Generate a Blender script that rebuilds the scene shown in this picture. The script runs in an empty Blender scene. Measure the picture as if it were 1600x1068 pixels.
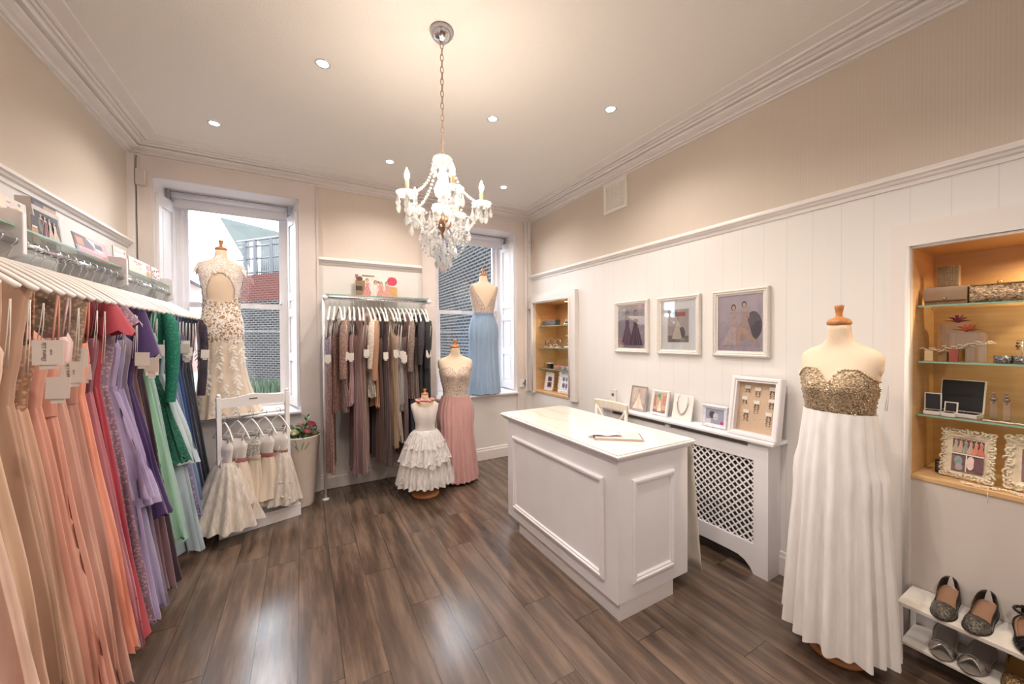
import bpy, math, random
from mathutils import Vector, Matrix, Euler
PI = math.pi
sin, cos = math.sin, math.cos
scene = bpy.context.scene
col = scene.collection
rnd = random.Random(7)

# ------------------------------------------------------------------ camera
W_, H_ = 1600, 1068
F_PX = 580.0
CAM_Z = 1.5
right = Vector((0.87077223, -0.49165224, -0.00581283))
down = Vector((-0.01112382, -0.0078796, -0.99990708))
fwd = Vector((0.49156076, 0.87075598, -0.01233039))
cd = bpy.data.cameras.new('camera')
cam = bpy.data.objects.new('camera', cd)
col.objects.link(cam)
up = -down
bk = -fwd
cam.matrix_world = Matrix(((right.x, up.x, bk.x, 0), (right.y, up.y, bk.y, 0), (right.z, up.z, bk.z, CAM_Z), (0, 0, 0, 1)))
cd.sensor_width = 36.0
cd.lens = 36.0 * F_PX / W_
cd.clip_start = 0.05
cd.clip_end = 200
scene.camera = cam

# ------------------------------------------------------------------ view, world, lights
vs = scene.view_settings
vs.view_transform = 'Standard'
vs.look = 'None'
vs.gamma = 1.0
vs.use_curve_mapping = False
vs.exposure = 0.13
scene.cycles.caustics_reflective = False
scene.cycles.caustics_refractive = False
scene.cycles.max_bounces = 10
scene.cycles.diffuse_bounces = 5
scene.cycles.glossy_bounces = 4
scene.cycles.transparent_max_bounces = 16
scene.cycles.sample_clamp_indirect = 6.0

world = bpy.data.worlds.new('sky')
scene.world = world
world.use_nodes = True
bg = world.node_tree.nodes['Background']
bg.inputs[0].default_value = (0.90, 0.95, 1.0, 1)
bg.inputs[1].default_value = 15.0

def lamp(name, kind, loc, energy, color, rot=(0, 0, 0), parent=None, **kw):
    l = bpy.data.lights.new(name, kind)
    l.energy = energy
    l.color = color
    for k, v in kw.items():
        setattr(l, k, v)
    o = bpy.data.objects.new(name, l)
    col.objects.link(o)
    o.location = loc
    o.rotation_euler = rot
    if parent:
        o.parent = parent
    return o

WARM = (1.0, 0.82, 0.66)
WARM2 = (1.0, 0.89, 0.79)
# sky portals in the two window openings (they give no light of their own)
for i, (x0, x1) in enumerate(((-0.99, -0.17), (1.45, 2.24))):
    p = bpy.data.lights.new('window_portal', 'AREA')
    p.shape = 'RECTANGLE'
    p.size = x1 - x0
    p.size_y = 1.95
    p.cycles.is_portal = True
    po = bpy.data.objects.new('window_portal', p)
    col.objects.link(po)
    po.location = ((x0 + x1) / 2, 4.60, 1.75)
    po.rotation_euler = (PI / 2, 0, 0)
    po.rotation_euler = (-PI / 2, 0, 0)

# ------------------------------------------------------------------ materials
def lin(c):
    return c / 12.92 if c <= 0.04045 else ((c + 0.055) / 1.055) ** 2.4
def hexc(h, k=1.0):
    h = h.lstrip('#')
    return tuple(lin(int(h[i:i + 2], 16) / 255) * k for i in (0, 2, 4)) + (1.0,)
MATS = {}
class G:
    """tiny node-graph helper"""
    def __init__(s, name):
        s.m = bpy.data.materials.new(name)
        s.m.use_nodes = True
        s.t = s.m.node_tree
        s.p = s.t.nodes['Principled BSDF']
        s.out = s.t.nodes['Material Output']
    def n(s, typ, **kw):
        nd = s.t.nodes.new('ShaderNode' + typ)
        for k, v in kw.items():
            setattr(nd, k, v)
        return nd
    def l(s, a, b):
        s.t.links.new(a, b)
    def val(s, sock, v):
        if isinstance(v, bpy.types.NodeSocket):
            s.l(v, sock)
        else:
            sock.default_value = v
    def math(s, op, a, b=0.0, c=0.0):
        nd = s.n('Math', operation=op)
        s.val(nd.inputs[0], a)
        s.val(nd.inputs[1], b)
        if op in ('SMOOTHSTEP', 'MULTIPLY_ADD', 'COMPARE'):
            s.val(nd.inputs[2], c)
        return nd.outputs[0]
    def coords(s, which='Object', scale=(1, 1, 1)):
        tc = s.n('TexCoord')
        mp = s.n('Mapping')
        mp.inputs['Scale'].default_value = scale
        s.l(tc.outputs[which], mp.inputs[0])
        return mp.outputs[0]
    def xyz(s, vec=None):
        sp = s.n('SeparateXYZ')
        s.l(vec or s.n('TexCoord').outputs['Object'], sp.inputs[0])
        return sp.outputs
    def noise(s, vec, scale, detail=3.0, rough=0.5):
        nd = s.n('TexNoise')
        s.l(vec, nd.inputs['Vector'])
        nd.inputs['Scale'].default_value = scale
        nd.inputs['Detail'].default_value = detail
        nd.inputs['Roughness'].default_value = rough
        return nd.outputs[0]
    def ramp(s, fac, stops):
        nd = s.n('ValToRGB')
        s.l(fac, nd.inputs[0])
        e = nd.color_ramp.elements
        while len(e) < len(stops):
            e.new(0.5)
        for i, (p, c) in enumerate(stops):
            e[i].position = p
            e[i].color = c
        return nd.outputs[0]
    def mix(s, fac, a, b):
        nd = s.n('Mix', data_type='RGBA')
        s.val(nd.inputs[0], fac)
        s.val(nd.inputs[6], a)
        s.val(nd.inputs[7], b)
        return nd.outputs[2]
    def bump(s, h, strength=0.3, dist=0.01):
        nd = s.n('Bump')
        s.l(h, nd.inputs['Height'])
        nd.inputs['Strength'].default_value = strength
        nd.inputs['Distance'].default_value = dist
        s.l(nd.outputs[0], s.p.inputs['Normal'])
    def set(s, **kw):
        for k, v in kw.items():
            s.val(s.p.inputs[k.replace('_', ' ')], v)
        return s.m

def solid(name, hx, rough=0.5, metal=0.0, var=0.0, scale=20, bump=0.0, k=1.0, **kw):
    if name in MATS:
        return MATS[name]
    g = G(name)
    c = hexc(hx, k)
    g.set(Roughness=rough, Metallic=metal)
    if var or bump:
        v = g.coords()
        nz = g.noise(v, scale)
        if var:
            d = tuple(x * (1 - var) for x in c[:3]) + (1,)
            u = tuple(min(1, x * (1 + var)) for x in c[:3]) + (1,)
            g.l(g.ramp(nz, [(0.3, d), (0.7, u)]), g.p.inputs['Base Color'])
        else:
            g.set(Base_Color=c)
        if bump:
            g.bump(nz, bump, 0.004)
    else:
        g.set(Base_Color=c)
    for kk, vv in kw.items():
        g.val(g.p.inputs[kk.replace('_', ' ')], vv)
    MATS[name] = g.m
    return g.m

def fabric(hx, kind='chiffon', hx2=None):
    """woven cloths: chiffon, satin, lace, sequin, tulle"""
    key = 'fabric_' + kind + hx + (hx2 or '')
    if key in MATS:
        return MATS[key]
    g = G(key)
    c = hexc(hx)
    lum = .3 * c[0] + .59 * c[1] + .11 * c[2]
    kk = .78 if lum < .6 else .92
    c = tuple((x * .86 + lum * .14) * kk for x in c[:3]) + (1,)
    v = g.coords()
    if kind == 'chiffon':
        nz = g.noise(g.coords(scale=(1, 1, .25)), 28, 4)
        d = tuple(x * .88 for x in c[:3]) + (1,)
        g.l(g.ramp(nz, [(.3, d), (.7, c)]), g.p.inputs['Base Color'])
        g.set(Roughness=.75)
        g.p.inputs['Sheen Weight'].default_value = .25
        g.bump(g.noise(v, 500, 1), .08, .001)
    elif kind == 'satin':
        nz = g.noise(g.coords(scale=(1, 1, .2)), 14, 3)
        d = tuple(x * .8 for x in c[:3]) + (1,)
        g.l(g.ramp(nz, [(.3, d), (.7, c)]), g.p.inputs['Base Color'])
        g.set(Roughness=.38)
        g.p.inputs['Sheen Weight'].default_value = .15
    elif kind == 'lace':
        vo = g.n('TexVoronoi')
        vo.inputs['Scale'].default_value = 75
        vo.inputs['Randomness'].default_value = .9
        g.l(v, vo.inputs['Vector'])
        nz = g.noise(v, 60, 2)
        f = g.math('MULTIPLY', vo.outputs['Distance'], g.math('ADD', nz, .6))
        d = hexc(hx2) if hx2 else tuple(x * .55 for x in c[:3]) + (1,)
        g.l(g.ramp(f, [(.36, c), (.52, d)]), g.p.inputs['Base Color'])
        g.set(Roughness=.8)
        g.bump(f, .35, .002)
    elif kind == 'sequin':
        vo = g.n('TexVoronoi')
        vo.inputs['Scale'].default_value = 160
        g.l(v, vo.inputs['Vector'])
        sc = g.xyz(vo.outputs['Color'])
        d = hexc(hx2) if hx2 else tuple(x * .4 for x in c[:3]) + (1,)
        u = tuple(min(1, x * 1.5) for x in c[:3]) + (1,)
        g.l(g.ramp(sc[0], [(0, d), (.5, c), (.95, u)]), g.p.inputs['Base Color'])
        g.set(Roughness=.32, Metallic=.45)
        g.bump(vo.outputs['Distance'], .8, .004)
    elif kind == 'tulle':
        nz = g.noise(g.coords(scale=(1, 1, .15)), 60, 3)
        d = tuple(x * .9 for x in c[:3]) + (1,)
        g.l(g.ramp(nz, [(.35, d), (.65, c)]), g.p.inputs['Base Color'])
        g.set(Roughness=.9)
        g.set(Alpha=g.math('MULTIPLY_ADD', nz, .55, .42))
    MATS[key] = g.m
    return g.m

def emis(name, rgb, strength):
    if name in MATS:
        return MATS[name]
    g = G(name)
    g.set(Base_Color=(1, 1, 1, 1), Emission_Color=tuple(rgb) + (1,), Emission_Strength=strength)
    MATS[name] = g.m
    return g.m

def clear(name, tint, gloss=.12, body=0.0):
    """thin clear pane: mostly see-through with a fresnel reflection"""
    if name in MATS:
        return MATS[name]
    g = G(name)
    tr = g.n('BsdfTransparent')
    tr.inputs[0].default_value = hexc(tint)
    gl = g.n('BsdfGlossy')
    gl.inputs[0].default_value = (1, 1, 1, 1)
    gl.inputs['Roughness'].default_value = .03
    lw = g.n('LayerWeight')
    lw.inputs[0].default_value = .35
    f = g.math('MULTIPLY_ADD', lw.outputs['Fresnel'], .55, gloss * .3)
    mx = g.n('MixShader')
    g.l(f, mx.inputs[0])
    g.l(tr.outputs[0], mx.inputs[1])
    g.l(gl.outputs[0], mx.inputs[2])
    last = mx
    if body:
        df = g.n('BsdfTranslucent')
        df.inputs[0].default_value = hexc('f4f6f6')
        m2 = g.n('MixShader')
        m2.inputs[0].default_value = body
        g.l(mx.outputs[0], m2.inputs[1])
        g.l(df.outputs[0], m2.inputs[2])
        last = m2
    g.l(last.outputs[0], g.out.inputs[0])
    MATS[name] = g.m
    return g.m

WHITE = solid('white_paint', 'e9e7ea', .42, var=.02, scale=6)
TRIMW = solid('trim_white', 'e6e1df', .4, var=.02, scale=8)
DESKW = solid('desk_white', 'e6e4e8', .38, var=.025, scale=4)
CHROME = solid('chrome', 'e2e4ea', .12, 1.0)
STEEL = solid('brushed_steel', 'b9b9bd', .32, 1.0)
HANGW = solid('hanger_white', 'f1ece7', .35)
CARDW = solid('card_white', 'd9d2cc', .7)
INK = solid('ink', '3a3536', .7)
SKINM = solid('mannequin_cloth', 'e3cdb4', .8, var=.03, scale=120, bump=.05)
CAPW = solid('cap_wood', 'b97a45', .35, var=.25, scale=30)
GREY = solid('grey_fitting', '9b999c', .5)
GLASS = clear('shelf_glass', 'f5fbf8')
PANE = clear('window_glass', 'fbfdff', .05)
GLASSEDGE = solid('glass_edge', '86b09f', .2)
CRYSTAL = clear('crystal', 'ffffff', .9, .4)

# floor planks running along Y
def floor_mat():
    g = G('plank_floor')
    x, y, z = g.xyz()
    w = .1823
    sx = g.math('DIVIDE', g.math('ADD', x, .035 + w * 40), w)
    idx = g.math('FLOOR', sx)
    wn = g.n('TexWhiteNoise', noise_dimensions='1D')
    g.l(idx, wn.inputs['W'])
    L = 1.22
    sy = g.math('ADD', g.math('DIVIDE', g.math('ADD', y, 20), L), wn.outputs['Value'])
    idy = g.math('FLOOR', sy)
    wn2 = g.n('TexWhiteNoise', noise_dimensions='2D')
    cb = g.n('CombineXYZ')
    g.l(idx, cb.inputs[0]); g.l(idy, cb.inputs[1])
    g.l(cb.outputs[0], wn2.inputs['Vector'])
    r = wn2.outputs['Value']
    off = g.n('CombineXYZ')
    g.l(g.math('MULTIPLY', r, 37), off.inputs[0]); g.l(g.math('MULTIPLY', r, 91), off.inputs[1])
    add = g.n('VectorMath', operation='ADD')
    tc = g.n('TexCoord')
    g.l(tc.outputs['Object'], add.inputs[0]); g.l(off.outputs[0], add.inputs[1])
    def st(sc):
        m = g.n('Mapping'); m.inputs['Scale'].default_value = sc
        g.l(add.outputs[0], m.inputs[0]); return m.outputs[0]
    n1 = g.noise(st((9, .9, 1)), 1.6, 5, .62)
    n2 = g.noise(st((90, 4, 1)), 1.5, 4, .7)
    n3 = g.noise(st((3, 1.2, 1)), 1.5, 3)
    a = g.ramp(n1, [(.28, hexc('2a201b')), (.46, hexc('554439')), (.60, hexc('7c6758')), (.78, hexc('9c8471'))])
    b = g.mix(g.math('MULTIPLY', n2, .5), a, hexc('33281f'))
    c = g.mix(g.math('MULTIPLY', r, .28), b, hexc('756860'))
    c = g.mix(g.math('MULTIPLY', n3, .25), c, hexc('57463d'))
    fx = g.math('FRACT', sx); fy = g.math('FRACT', sy)
    gx = g.math('LESS_THAN', g.math('MINIMUM', fx, g.math('SUBTRACT', 1, fx)), .007)
    gy = g.math('LESS_THAN', g.math('MINIMUM', fy, g.math('SUBTRACT', 1, fy)), .0011)
    gr = g.math('MAXIMUM', gx, gy)
    g.l(g.mix(gr, c, hexc('1c1512')), g.p.inputs['Base Color'])
    g.set(Roughness=g.math('MULTIPLY_ADD', n2, .12, .15))
    g.p.inputs['Specular IOR Level'].default_value = .8
    g.bump(g.math('SUBTRACT', g.math('MULTIPLY', n2, .25), gr), .25, .002)
    return g.m

def wall_mat(axis, name, up='cfc4b7', low='e3e1df', split=2.245, ribs=True, groove=1.0):
    """upper part: finely ribbed paper, lower part: painted boards with grooves"""
    g = G(name)
    o = g.xyz()
    u = o[axis]; z = o[2]
    isup = g.math('GREATER_THAN', z, split)
    nz = g.noise(g.coords(), 3, 3)
    cu = hexc(up); cl = hexc(low)
    c = g.mix(isup, cl, cu)
    c = g.mix(g.math('MULTIPLY', nz, .08), c, hexc('cfc0b4'))
    rib = g.math('SINE', g.math('MULTIPLY', u, 2 * PI / .0135))
    fr = g.math('FRACT', g.math('DIVIDE', g.math('ADD', u, 10.05), .1335))
    gv = g.math('LESS_THAN', fr, .028)
    gv = g.math('MULTIPLY', gv, g.math('MULTIPLY', g.math('SUBTRACT', 1, isup), groove))
    c = g.mix(g.math('MULTIPLY', gv, .16), c, hexc('8f8884'))
    g.l(c, g.p.inputs['Base Color'])
    h = g.math('SUBTRACT', g.math('MULTIPLY', g.math('MULTIPLY', rib, isup), .22 if ribs else 0), gv)
    g.set(Roughness=.6)
    g.bump(h, .4, .002)
    return g.m

def ceil_mat():
    g = G('ceiling_paint')
    nz = g.noise(g.coords(), 90, 3)
    g.set(Base_Color=hexc('e6e3df'), Roughness=.85)
    g.bump(nz, .35, .006)
    return g.m

def brick_mat(name, c1, c2, mort, axis, red=None, zred=0):
    g = G(name)
    o = g.xyz()
    cb = g.n('CombineXYZ')
    g.l(o[axis], cb.inputs[0]); g.l(o[2], cb.inputs[1])
    b = g.n('TexBrick')
    g.l(cb.outputs[0], b.inputs['Vector'])
    b.inputs['Color1'].default_value = hexc(c1)
    b.inputs['Color2'].default_value = hexc(c2)
    b.inputs['Mortar'].default_value = hexc(mort)
    b.inputs['Scale'].default_value = 1.0
    b.inputs['Mortar Size'].default_value = .016
    b.inputs['Brick Width'].default_value = .225
    b.inputs['Row Height'].default_value = .078
    c = b.outputs['Color']
    nz = g.noise(g.coords(), 9, 4)
    c = g.mix(g.math('MULTIPLY', nz, .5), c, hexc('242322'))
    if red:
        r = g.math('GREATER_THAN', g.math('ADD', o[2], g.math('MULTIPLY', nz, .3)), zred)
        c = g.mix(g.math('MULTIPLY', r, .65), c, hexc(red))
    g.l(c, g.p.inputs['Base Color'])
    g.set(Roughness=.9)
    g.p.inputs['Specular IOR Level'].default_value = 0
    g.bump(b.outputs['Fac'], .4, -.01)
    return g.m

def wood_mat(name, c1, c2, scale=(1, 14, 14), rough=.45):
    if name in MATS:
        return MATS[name]
    g = G(name)
    nz = g.noise(g.coords(scale=scale), 3, 4, .6)
    g.l(g.ramp(nz, [(.3, hexc(c1)), (.7, hexc(c2))]), g.p.inputs['Base Color'])
    g.set(Roughness=rough)
    MATS[name] = g.m
    return g.m
NICHEWOOD = wood_mat('alcove_maple', 'cda271', 'd9b486', (1.2, 1.2, 14))
CREAMWOOD = wood_mat('cream_chair_wood', 'dfd3c0', 'eae0d0', (8, 8, 1))
STANDWOOD = wood_mat('stand_wood', 'b07342', 'c98f5c', (3, 3, 12))

# ------------------------------------------------------------------ mesh builder
class MB:
    def __init__(s):
        s.v, s.f, s.mi, s.sm = [], [], [], []
    def add(s, vs, fs, mi=0, smooth=False):
        o = len(s.v)
        s.v += [tuple(v) for v in vs]
        for f in fs:
            s.f.append(tuple(o + i for i in f)); s.mi.append(mi); s.sm.append(smooth)
        return s
    def box(s, x0, x1, y0, y1, z0, z1, mi=0, M=None):
        vs = [(x0, y0, z0), (x1, y0, z0), (x1, y1, z0), (x0, y1, z0), (x0, y0, z1), (x1, y0, z1), (x1, y1, z1), (x0, y1, z1)]
        if M:
            vs = [tuple(M @ Vector(v)) for v in vs]
        return s.add(vs, [(0, 3, 2, 1), (4, 5, 6, 7), (0, 1, 5, 4), (1, 2, 6, 5), (2, 3, 7, 6), (3, 0, 4, 7)], mi)
    def poly(s, pts, mi=0):
        return s.add(pts, [tuple(range(len(pts)))], mi)
    def loft(s, rings, mi=0, closed=True, cap0=False, cap1=False, smooth=True, keep=None):
        n = len(rings[0]); vs = [p for r in rings for p in r]; fs = []
        m = n if closed else n - 1
        for i in range(len(rings) - 1):
            for j in range(m):
                k = (j + 1) % n
                if keep is None or keep(i, j):
                    fs.append((i * n + j, i * n + k, (i + 1) * n + k, (i + 1) * n + j))
        if cap0: fs.append(tuple(range(n - 1, -1, -1)))
        if cap1: fs.append(tuple((len(rings) - 1) * n + j for j in range(n)))
        return s.add(vs, fs, mi, smooth)
    def lathe(s, prof, c=(0, 0), n=16, mi=0, smooth=True, cap0=False, cap1=False, sq=1.0):
        rings = [[(c[0] + r * cos(2 * PI * j / n), c[1] + sq * r * sin(2 * PI * j / n), z) for j in range(n)] for r, z in prof]
        return s.loft(rings, mi, True, cap0, cap1, smooth)
    def tube(s, pts, r, n=8, mi=0, closed=False, cap=True):
        P = [Vector(p) for p in pts]; m = len(P); rings = []
        rr = r if isinstance(r, (list, tuple)) else [r] * m
        nrm = None
        for i, p in enumerate(P):
            if closed: t = P[(i + 1) % m] - P[i - 1]
            else: t = P[min(i + 1, m - 1)] - P[max(i - 1, 0)]
            if t.length < 1e-9: t = Vector((0, 0, 1))
            t.normalize()
            if nrm is None:
                a = Vector((0, 0, 1)) if abs(t.z) < .9 else Vector((1, 0, 0))
                nrm = t.cross(a).normalized()
            else:
                nrm = (nrm - t * nrm.dot(t))
                nrm = nrm.normalized() if nrm.length > 1e-6 else t.orthogonal().normalized()
            b = t.cross(nrm)
            rings.append([tuple(p + (nrm * cos(2 * PI * j / n) + b * sin(2 * PI * j / n)) * rr[i]) for j in range(n)])
        if closed: rings.append(rings[0])
        return s.loft(rings, mi, True, cap and not closed, cap and not closed)
    def ball(s, c, r, n=8, mi=0, sq=(1, 1, 1)):
        m = max(3, n // 2)
        rings = []
        for i in range(m + 1):
            a = -PI / 2 + PI * i / m
            rr = max(cos(a), .02)
            rings.append([(c[0] + r * sq[0] * rr * cos(2 * PI * j / n), c[1] + r * sq[1] * rr * sin(2 * PI * j / n), c[2] + r * sq[2] * sin(a)) for j in range(n)])
        return s.loft(rings, mi, True, True, True)
    def drop(s, c, r, h, n=6, mi=0):
        x, y, z = c
        return s.lathe([(r * .12, z), (r * .55, z - h * .3), (r, z - h * .62), (r * .7, z - h * .85), (r * .05, z - h)], (x, y), n, mi, False, True, True)
    def build(s, name, mats, parent=None, bevel=0, loc=None, rot=None):
        me = bpy.data.meshes.new(name)
        me.from_pydata(s.v, [], s.f)
        ms = mats if isinstance(mats, (list, tuple)) else [mats]
        for m in ms: me.materials.append(m)
        me.polygons.foreach_set('material_index', s.mi)
        me.polygons.foreach_set('use_smooth', s.sm)
        me.update()
        o = bpy.data.objects.new(name, me)
        col.objects.link(o)
        if parent: o.parent = parent
        if loc: o.location = loc
        if rot: o.rotation_euler = rot
        if bevel:
            b = o.modifiers.new('bevel', 'BEVEL'); b.width = bevel; b.segments = 2; b.limit_method = 'ANGLE'
        return o

def tag(o, label, cat, group=None):
    o['label'] = label; o['category'] = cat
    if group: o['group'] = group
    return o
def thing(name, label, cat, loc=(0, 0, 0), rz=0.0, group=None, rot=None):
    o = bpy.data.objects.new(name, None)
    o.empty_display_size = .05
    col.objects.link(o)
    o.location = loc
    o.rotation_euler = rot if rot else (0, 0, rz)
    return tag(o, label, cat, group)
def struct(o):
    o['kind'] = 'structure'
    return o
def copy_tree(o, parent=None):
    c = o.copy(); col.objects.link(c)
    if parent: c.parent = parent
    for ch in list(o.children): copy_tree(ch, c)
    return c
def interp(tab, z):
    if z <= tab[0][0]: return tab[0][1:]
    for a, b in zip(tab, tab[1:]):
        if z <= b[0]:
            t = (z - a[0]) / (b[0] - a[0]); t = t * t * (3 - 2 * t) * .5 + t * .5
            return tuple(p + (q - p) * t for p, q in zip(a[1:], b[1:]))
    return tab[-1][1:]

# ------------------------------------------------------------------ room shell
XL, XR, YB, YF, ZC = -1.2, 2.61, 4.12, -1.7, 3.09
MB().box(XL - .3, XR + .6, YF - .2, YB + .5, -.1, 0).build('floor', floor_mat())
struct(bpy.data.objects['floor'])
struct(MB().box(XL - .3, XR + .6, YF - .2, YB + .5, ZC, ZC + .15).build('ceiling', ceil_mat()))
struct(MB().box(XL - .25, XL, YF, YB + .4, 0, ZC).build('wall_left', wall_mat(1, 'left_wall_finish', low='e4e2e3')))
struct(MB().box(XL - .25, XR + .5, YF - .2, YF, 0, ZC).build('wall_front', wall_mat(0, 'front_wall_finish')))

def holed(mb, x0, x1, z0, z1, holes, P, mi=0):
    xs = sorted({x0, x1} | {h[0] for h in holes} | {h[1] for h in holes})
    zs = sorted({z0, z1} | {h[2] for h in holes} | {h[3] for h in holes})
    for a, b in zip(xs, xs[1:]):
        for c, d in zip(zs, zs[1:]):
            mx, mz = (a + b) / 2, (c + d) / 2
            if any(h[0] < mx < h[1] and h[2] < mz < h[3] for h in holes): continue
            mb.poly([P(a, c), P(b, c), P(b, d), P(a, d)], mi)

# windows: opening in the room face, smaller opening at the sash plane
WIN = [dict(f=(-1.055, -.018, .805, 2.83), b=(-.995, -.115, .84, 2.78)),
       dict(f=(1.32, 2.39, .805, 2.83), b=(1.40, 2.318, .84, 2.78))]
YS = 4.46
mb = MB()
holed(mb, XL, XR, 0, ZC, [w['f'] for w in WIN], lambda a, c: (a, YB, c))
holed(mb, XL - .2, XR + .5, -.1, ZC + .1, [w['b'] for w in WIN], lambda a, c: (a, YS + .18, c))
for w in WIN:
    a0, a1, c0, c1 = w['f']; b0, b1, d0, d1 = w['b']
    F = [(a0, YB, c0), (a1, YB, c0), (a1, YB, c1), (a0, YB, c1)]
    Bk = [(b0, YS, d0), (b1, YS, d0), (b1, YS, d1), (b0, YS, d1)]
    B2 = [(x, YS + .18, z) for x, y, z in Bk]
    for i in range(4):
        j = (i + 1) % 4
        mb.poly([F[i], F[j], Bk[j], Bk[i]], 1)
        mb.poly([Bk[i], Bk[j], B2[j], B2[i]], 1)
struct(mb.build('wall_back', [wall_mat(0, 'back_wall_finish', up='ddd1c6', low='e4e1df', groove=0), WHITE]))

# right wall with two alcoves (u = Y)
NR = (-.14, .62, .82, 1.92)
NL = (3.27, 4.0, .825, 1.925)
mb = MB()
holed(mb, YF, YB, 0, ZC, [NR, NL], lambda a, c: (XR, a, c))
mb.box(XR + .36, XR + .5, YF, YB + .4, 0, ZC)
struct(mb.build('wall_right', wall_mat(1, 'right_wall_finish')))

# cornice: stepped moulding mitred round the room
def ring_sweep(prof, name, mat, rect=None, closed=True):
    x0, x1, y0, y1 = rect or (XL, XR, YF, YB)
    mb = MB()
    rings = [[(x0 + d, y0 + d, z), (x1 - d, y0 + d, z), (x1 - d, y1 - d, z), (x0 + d, y1 - d, z)] for d, z in prof]
    mb.loft(rings, smooth=False)
    return mb.build(name, mat)
CORN = [(0, 2.985), (.014, 2.985), (.014, 2.996), (.006, 2.999), (.006, 3.004), (.022, 3.006), (.028, 3.014), (.024, 3.022), (.024, 3.028), (.045, 3.030), (.072, 3.036), (.076, 3.046), (.064, 3.053), (.064, 3.058), (.100, 3.052), (.112, 3.060), (.108, 3.070), (.112, 3.074), (.124, 3.066), (.134, 3.070), (.134, 3.078), (.130, 3.082), (.144, 3.076), (.156, 3.078), (.160, 3.086), (.24, 3.086), (.245, 3.09)]
struct(ring_sweep(CORN, 'trim_1', TRIMW))
struct(ring_sweep([(0, .004), (.018, .004), (.018, .115), (.012, .125), (.010, .145), (.004, .15), (0, .15)], 'baseboard_left', TRIMW))
# picture rail: left and right walls, and between the windows
RAIL = [(0, 2.232), (.008, 2.232), (.010, 2.250), (.022, 2.256), (.026, 2.268), (.038, 2.273), (.038, 2.282), (.024, 2.290), (.020, 2.302), (0, 2.304)]
def rail_run(name, p0, p1, nrm):
    mb = MB()
    mb.loft([[(p[0] + nrm[0] * d, p[1] + nrm[1] * d, z) for d, z in RAIL] for p in (p0, p1)], smooth=False, closed=False)
    return struct(mb.build(name, TRIMW))
rail_run('trim_2', (XL, YF), (XL, YB), (1, 0))
rail_run('trim_3', (XR, YF), (XR, YB - .03), (-1, 0))
rail_run('trim_4', (.142, YB), (1.17, YB), (0, -1))
# flat casings round the two window bays
def casing(name, x0, x1, w):
    mb = MB()
    a0, a1, c0, c1 = w['f']
    holed(mb, x0, x1, .0, 2.985, [(a0, a1, .0, c1)], lambda a, c: (a, YB - .022, c))
    for x in (x0, x1):
        mb.poly([(x, YB - .022, 0), (x, YB, 0), (x, YB, 2.985), (x, YB - .022, 2.985)])
    for x in (a0, a1):
        mb.poly([(x, YB - .022, .0), (x, YB, .0), (x, YB, c1), (x, YB - .022, c1)])
    mb.poly([(a0, YB - .022, c1), (a1, YB - .022, c1), (a1, YB, c1), (a0, YB, c1)])
    # thin bead on the outer edges
    for x in (x0 + .004, x1 - .004):
        mb.box(x - .008, x + .008, YB - .034, YB - .02, .15, 2.97)
    return struct(mb.build(name, solid('casing_paint', 'dbd2ce', .5, var=.03, scale=5)))
casing('trim_5', XL + .06, .142, WIN[0])
casing('trim_6', 1.17, 2.50, WIN[1])
# corner pilaster strips
struct(MB().box(XL, XL + .045, YB - .05, YB, 0, 2.985).build('trim_7', TRIMW))
struct(MB().box(2.50, 2.54, YB - .03, YB, 0.805, 2.985).box(2.555, XR, YB - .02, YB, .805, 2.985).build('trim_8', TRIMW))

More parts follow.
